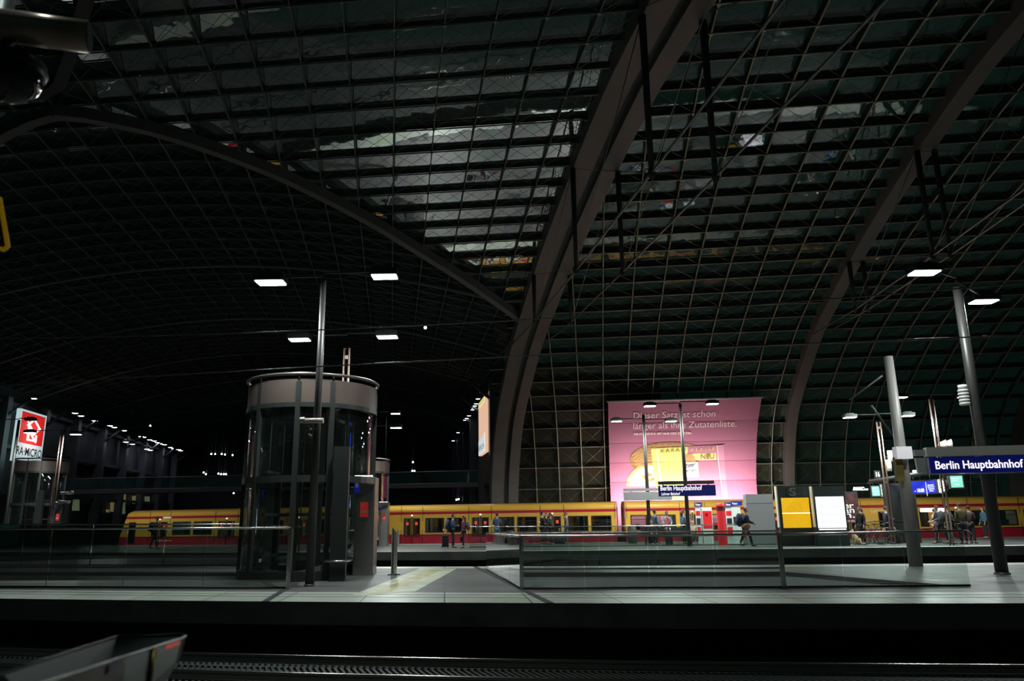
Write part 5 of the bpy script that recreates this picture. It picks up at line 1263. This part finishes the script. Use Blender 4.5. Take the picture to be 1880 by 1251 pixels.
# couple with the suitcase
P = foot(831, 1006.5); r, J, A = person(P, RGT, 1.78, 'lean', (.05, .08, .16), DK, DK, 'person in blue jacket and backpack facing the one in plum, suitcase behind', armpose='fold', mask='b'); backpack(r, J, (.03, .06, .14), 'navy blue backpack on the person beside the suitcase', 1.15)
suitcase(P + Vector((-.40, -.05, 0)), 'dark suitcase standing behind the person in the blue jacket', (.02, .02, .025), .6, .2)
P = foot(851, 1007); r, J, A = person(P, LFT, 1.66, 'stand', (.16, .03, .07), (.02, .02, .05), (.05, .025, .015), 'person in plum jacket with grey backpack facing the one in blue', mask='b'); backpack(r, J, (.10, .10, .11), 'grey and black backpack worn with the plum jacket', 1.0)
hb = tag(empty('handbag', P + Vector((-.07, -.235, .34))), 'small dark bag hanging from the hand of the person in plum', 'bag'); m = MB(); m.box((0, 0, .12), (.2, .1, .24)); m.build('bag', cloth(DK), hb); m = MB(); m.tube([(-.06, 0, .24), (-.03, 0, .45), (.03, 0, .45), (.06, 0, .24)], .01, 5); m.build('handle', BLACK, hb)
# person seen from behind at the train window
P = foot(913, 1001); person(P, BACK, 1.82, 'stand', (.03, .06, .15), (.10, .18, .32), (.03, .02, .015), 'person in blue jacket and jeans facing the train window', armpose='fold')
# trio and the man in grey
P = foot(996, 1000); person(P, RGT + .3, 1.85, 'stand', (.015, .015, .018), DK, DK, 'person in black jacket with white arm badge, first of the dark trio', armpose='hold', mask='b')
bdg = tag(empty('arm_badge', P + Vector((-.16, -.2, 1.28))), 'round white badge on the sleeve of the first dark figure', 'badge'); m = MB(); m.ball((0, 0, 0), (.05, .015, .05), 10); m.build('patch', WHITE, bdg)
P = foot(1004, 998.8); person(P, LFT + .6, 1.80, 'stand', (.03, .03, .03), (.05, .02, .02), (.12, .07, .03), 'person with brown hair standing in the middle of the dark trio', armpose='fold')
P = foot(1012, 1001); person(P, LFT, 1.78, 'stand', (.02, .025, .022), (.03, .02, .02), DK, 'person in dark green coat facing the other two of the trio', armpose='fold', mask='b', skin=1)
suitcase(foot(1024, 1001) + Vector((0, .1, 0)), 'black suitcase beside the dark green coat', (.02, .02, .022), .55); suitcase(foot(1032, 1001) + Vector((0, .2, 0)), 'dark teal suitcase near the person in grey top', (.02, .035, .035), .5)
P = foot(1041, 1000); person(P, LFT, 1.83, 'stand', (.12, .11, .125), (.05, .09, .16), (.12, .05, .02), 'person in grey top and jeans facing the dark trio', mask='b')
# around the bench
P = foot(1204, 999); person(P, RGT + .5, 1.88, 'stand', (.06, .10, .14), DK, DK, 'person in blue grey shirt standing behind the bench start', mask='b')
P = foot(1227, 999); person(P, FRONT, 1.78, 'stand', (.14, .17, .22), DK, DK, 'person in open pale jacket and red top behind the bench', mask='b', armpose='hold')
rt_ = tag(empty('red_scarf', P + Vector((0, -.16, 1.18))), 'bright red top showing in the open pale jacket', 'clothing'); m = MB(); m.box((0, -.02, .07), (.14, .06, .34)); m.build('cloth', cloth((.5, .02, .04)), rt_)
bc = Vector((BB.x, BB.y, 0))
person(bc + Vector((-.9, .02, 0)), FRONT + .2, 1.75, 'sit', (.015, .015, .02), DK, (.03, .02, .02), 'seated person in black bent over a bag at the bench end', armpose='hold')
person(bc + Vector((-.1, .02, 0)), FRONT, 1.75, 'sit', (.015, .02, .02), DK, (.10, .05, .03), 'seated person in black coat in the middle of the bench', armpose='phone')
suitcase(bc + Vector((-.12, -.75, 0)), 'black suitcase standing before the bench middle', (.012, .014, .014), .5)
person(bc + Vector((1.35, .02, 0)), FRONT, 1.78, 'sit', (.75, .60, .45), (.1, .09, .08), (.04, .03, .02), 'seated person in beige jumper and white mask beside the dark post', mask='w')
P = foot(1257, 1000); person(P, RGT + .4, 1.85, 'stand', (.07, .12, .17), DK, (.05, .03, .02), 'person in blue jacket half hidden by the dark lamp post', mask='b', longhair=True)
# walking backpacker
P = foot(1371, 1004); r, J, A = person(P, RGT, 1.86, 'walk', (.02, .03, .045), (.03, .035, .035), (.08, .04, .02), 'person walking with navy backpack and brown bag past the grey cabinet', armpose='hold', mask='b'); backpack(r, J, (.012, .02, .045), 'large navy backpack on the walker by the grey cabinet', 1.3)
hb = tag(empty('shoulder_bag', P + Vector((.0, -.22, .85))), 'brown shoulder bag at the hip of the walking backpacker', 'bag'); m = MB(); m.ball((0, 0, .12), (.2, .09, .16), 12); m.build('bag', cloth((.20, .10, .04)), hb); m = MB(); m.tube([(-.1, 0, .2), (0, .06, .55), (.1, 0, .2)], .012, 5); m.build('strap', BLACK, hb)
# person in black coat with dog
P = foot(1586, 1001); person(P, LFT + .4, 1.85, 'stand', (.008, .008, .01), (.01, .01, .012), DK, 'person in long black coat standing with a tan dog', coat=True, armpose='down', longhair=True)
def dog(P, rz, label):
    t = tag(empty('dog', P, rz), label, 'dog'); FUR = M('dog_fur', (.42, .30, .17), .9, noise=.35, scale=12)
    V = [((0, -.16, .18), (.10, .11)), ((0, -.05, .30), (.10, .12)), ((0, .07, .43), (.10, .12)), ((0, .13, .55), (.065, .07)), ((0, .18, .66), (.07, .075)), ((0, .26, .65), (.045, .04)), ((0, .33, .63), (.028, .025))]; E = [(i, i + 1) for i in range(6)]
    for s in (-1, 1):
        b = len(V); V += [((s * .07, .12, .36), .05), ((s * .07, .13, .2), .033), ((s * .07, .13, .05), .026), ((s * .07, .18, .022), .027)]; E += [(2, b), (b, b + 1), (b + 1, b + 2), (b + 2, b + 3)]
        b = len(V); V += [((s * .10, -.08, .18), .07), ((s * .11, .06, .16), .045), ((s * .11, -.06, .05), .03), ((s * .11, .06, .022), .027)]; E += [(0, b), (b, b + 1), (b + 1, b + 2), (b + 2, b + 3)]
        b = len(V); V += [((s * .05, .15, .73), .022), ((s * .055, .14, .78), .012)]; E += [(4, b), (b, b + 1)]
    b = len(V); V += [((0, -.28, .07), .035), ((.05, -.42, .06), .03)]; E += [(0, b), (b, b + 1)]
    skinned('body', V, E, FUR, t, 1); m = MB(); m.ball((0, .355, .635), .016, 8)
    for s in (-1, 1): m.ball((s * .03, .235, .69), .009, 6)
    m.build('nose_and_eyes', BLACK, t)
dog(foot(1573, 1001.5), .6, 'sitting tan dog beside the person in the long black coat')
P = foot(1633, 999); person(P, RGT, 1.85, 'stand', (.02, .03, .06), DK, (.04, .02, .02), 'person in dark blue jacket behind the parked bicycles', armpose='fold')
# bicycles
def bicycle(P, rz, label, col):
    t = tag(empty('bicycle', P, rz), label, 'bicycle')
    for y in (-.52, .52):
        m = MB(); pts = [(0, y + .33 * cos(a), .34 + .33 * sin(a)) for a in [2 * pi * k / 20 for k in range(21)]]; m.tube(pts, .018, 6, cap=False)
        for k in range(10): a = 2 * pi * k / 10; m.tube([(0, y, .34), (0, y + .32 * cos(a), .34 + .32 * sin(a))], .003, 3)
        m.build('wheel', BLACK, t)
    bb, hd, st_, rr, fr_ = (0, -.05, .3), (0, .36, .82), (0, -.2, .82), (0, -.52, .34), (0, .52, .34)
    m = MB()
    for a, b_ in ((bb, hd), (bb, st_), (st_, (0, .34, .78)), (bb, rr), (st_, rr), (hd, fr_)): m.tube([a, b_], .018, 8)
    m.build('frame', M('bike_paint_%s' % label[:4], col, .3, .3), t)
    m = MB(); m.tube([hd, (0, .33, 1.0)], .014, 6); m.tube([(-.28, .25, 1.02), (0, .33, 1.0), (.28, .25, 1.02)], .013, 6); m.build('handlebar', DARKM, t)
    m = MB(); m.tube([st_, (0, -.23, .95)], .013, 6); m.ball((0, -.24, .97), (.07, .13, .035), 10); m.build('saddle', BLACK, t)
    m = MB(); m.tube([(-.1, -.05, .18), (0, -.05, .3), (.1, -.05, .42)], .012, 6); m.build('pedal_crank', HANDR, t)
bicycle(foot(1605, 1001), RGT + .25, 'grey bicycle parked by the person in the long black coat', (.1, .11, .11)); bicycle(foot(1618, 999), RGT - .2, 'red bicycle parked in the middle of the cluster', (.25, .03, .03)); bicycle(foot(1634, 1000), RGT + .1, 'silver bicycle parked nearest to the information pillar', (.2, .2, .2))
bicycle(foot(1757, 1000), .5, 'dark bicycle held by the person in the dark hooded jacket', (.03, .04, .04))
# group by the post
P = foot(1722, 997); person(P, RGT, 1.7, 'stand', (.5, .28, .22), (.3, .18, .15), (.06, .03, .02), 'person in pink top partly hidden behind the group', armpose='phone')
P = foot(1731, 999); person(P, LFT, 1.85, 'walk', (.02, .03, .045), (.015, .02, .03), (.05, .02, .03), 'person in navy jacket leaning beside the hooded cyclist', armpose='hold')
P = foot(1747, 1000); r, J, A = person(P, RGT, 1.88, 'stand', (.04, .045, .05), (.03, .05, .06), DK, 'person in dark hooded jacket holding the dark bicycle', armpose='hold', mask='w', hatc=(.08, .02, .03)); backpack(r, J, (.02, .025, .03), 'dark backpack on the hooded cyclist', 1.2)
P = foot(1772, 1000); person(P, BACK, 1.95, 'stand', (.07, .06, .025), DK, DK, 'tall person in olive brown jacket with back to the camera', coat=False)
P = foot(1787, 999); person(P, RGT + .5, 1.82, 'stand', (.03, .012, .015), DK, DK, 'person in dark red jacket right beside the olive jacket', armpose='fold')
P = foot(1812, 990); person(P, LFT, 1.8, 'stand', (.05, .12, .18), DK, (.1, .05, .03), 'person in blue jacket half hidden behind the tall lamp post')
#SECTION FOREGROUND
# ================================================================ foreground on the camera's platform
FY = 2.6
BRS = M('warm_housing', (.62, .50, .38), .3, .45)
t = tag(empty('camera_mast', (ony(-60, 400, 2.9).x, 2.9, 0)), 'blurred mast at the picture edge carrying surveillance cameras', 'mast')
m = MB(); m.tube([(0, 0, 0), (0, 0, 4.4)], .045, 14); m.build('pole', M('mast_grey', (.2, .22, .22), .4, .4), t)
a = ony(-10, 45, FY - .1); b_ = ony(163, 68, FY)
t = tag(empty('surveillance_camera', (0, 0, 0)), 'blurred large tube camera in the upper corner above the dome', 'camera')
dirc = (b_ - a).normalized(); m = MB(); rad = .062
m.tube([a, b_], rad, 24); m.build('housing', BRS, t); m = MB(); m.tube([b_ - dirc * .002, b_ + dirc * .004], rad * .93, 24); m.build('lens_window', M('lens_dark', (.02, .03, .025), .15), t)
m = MB(); m.tube([a.lerp(b_, .2) - Vector((0, 0, .05)), a.lerp(b_, .15) - Vector((0.05, 0, .14)), ony(-30, 110, FY)], .02, 8); m.build('mount', DARKM, t)
c = ony(18, 135, FY); t = tag(empty('dome_camera', c), 'blurred glossy dome camera below the large tube camera', 'camera')
m = MB(); m.ball((0, 0, -.01), (.118, .118, .105), 32); m.build('dome', M('dome_gloss', (.01, .014, .014), .08, .0, coat=1.), t)
m = MB(); m.lathe([(.12, 0), (.128, .02), (.12, .05), (0, .06)], 28); m.tube([(0, 0, .05), (-.05, 0, .12)], .02, 8); m.build('collar', DARKM, t)
# warning triangle
t = tag(empty('warning_sign', (0, 0, 0)), 'yellow bordered dark warning triangle cut by the picture edge', 'sign')
YB = M('sign_yellow', (.55, .33, .02), .5, 0, (.5, .28, .01), .18)
tri = [(-2, 355), (16, 462), (-75, 430)]; tp = [ony(x, y, 2.8) for x, y in tri]
cen = sum(tp, Vector()) / 3
m = MB(); rp = []
for i in range(3):
    p, pv, nx = tp[i], tp[i - 1], tp[(i + 1) % 3]; u, v = (pv - p).normalized(), (nx - p).normalized()
    for k in range(5): f = k / 4; rp.append(p + u * .022 * (1 - f) + v * .022 * f - (u + v) * .0 )
m.tube(rp + [rp[0], rp[1]], .0085, 8, cap=False); m.build('yellow_border', YB, t)
m = MB(); m.poly([p.lerp(cen, .03) for p in rp]); m.poly([p.lerp(cen, .03) + Vector((0, .01, 0)) for p in reversed(rp)]); m.build('dark_field', M('sign_field', (.015, .012, .01), .5), t)
m = MB(); q_ = [p.lerp(cen, .72) for p in tp]; m.tube([cen.lerp(tp[0], .35), cen.lerp(tp[1], .18), cen.lerp(tp[2], .1), cen.lerp(tp[1], .5)], .008, 6); m.build('bolt_symbol', YB, t)
# litter bin / metal tray in the lower corner
t = tag(empty('metal_bin', (0, 0, 0)), 'blurred brushed steel bin with open tray top in the lower corner', 'litter bin')
def fz(px, py, Y): return ony(px, py, Y)
rim = [fz(-160, 1290, 1.55), fz(0, 1238, 1.72), fz(215, 1169, 2.3), fz(332, 1165.5, 2.3), fz(342, 1168, 2.2), fz(334, 1173, 2.0), fz(230, 1206, 1.75), fz(138, 1236, 1.5), fz(60, 1262, 1.3), fz(-60, 1310, 1.1)]
lowpx = [(-160, 1500), (0, 1420), (200, 1300), (300, 1260), (332, 1205), (322, 1218), (225, 1300), (120, 1380), (60, 1420), (-60, 1500)]
TRAY = brushed('tray_steel', (.07, .085, .08), .3)
zr = sum(p.z for p in rim) / len(rim)
cen = sum(rim, Vector()) / len(rim)
m = MB(); n = len(rim)
low = [p.lerp(cen, .12) + Vector((0, 0, -.10)) for p in rim]; bot = [fz(a, b, p.y * .98) for (a, b), p in zip(lowpx, rim)]
for i in range(n):
    j = (i + 1) % n; m.poly([rim[i], rim[j], bot[j], bot[i]], 0, True)
m.poly(bot[::-1]); m.build('shell', TRAY, t)
m = MB(); inn = [p.lerp(cen, .05) + Vector((0, 0, -.004)) for p in rim]; fl_ = [p.lerp(cen, .25) + Vector((0, 0, -.05)) for p in rim]
for i in range(n): j = (i + 1) % n; m.poly([inn[i], inn[j], fl_[j], fl_[i]])
m.poly(fl_); m.build('tray', M('tray_inner', (.055, .075, .072), .45, .4), t)
m = MB(); m.tube(rim + [rim[0]], .0025, 6, cap=False); m.build('rim', TRAY, t)
for (i, f, col, nm) in ((5, .05, (.12, .02, .02), 'red_patch'), (6, .1, (.01, .04, .2), 'blue_patch')):  # small red and blue patches on the bin's front face
    A0 = rim[i].lerp(rim[i + 1], f); A1 = rim[i].lerp(rim[i + 1], f + .28); B0 = bot[i].lerp(bot[i + 1], f); B1 = bot[i].lerp(bot[i + 1], f + .28)
    out = (A0 - cen); out.z = 0; out = out.normalized() * .004
    m = MB(); m.poly([A0.lerp(B0, .05) + out, A1.lerp(B1, .05) + out, A1.lerp(B1, .2) + out, A0.lerp(B0, .2) + out]); m.build(nm, M(nm, col, .5), t)
m = MB(); i = 5; A0 = rim[i].lerp(rim[i + 1], .55); B0 = bot[i].lerp(bot[i + 1], .6); out = (A0 - cen); out.z = 0; out = out.normalized() * .006; m.tube([A0 + out, A0.lerp(B0, .5) + out, B0 + out], .006, 6); m.build('yellow_strip', M('strip_yellow', (.45, .33, .07), .4, .3), t)  # thin yellow strip down the bin's front face
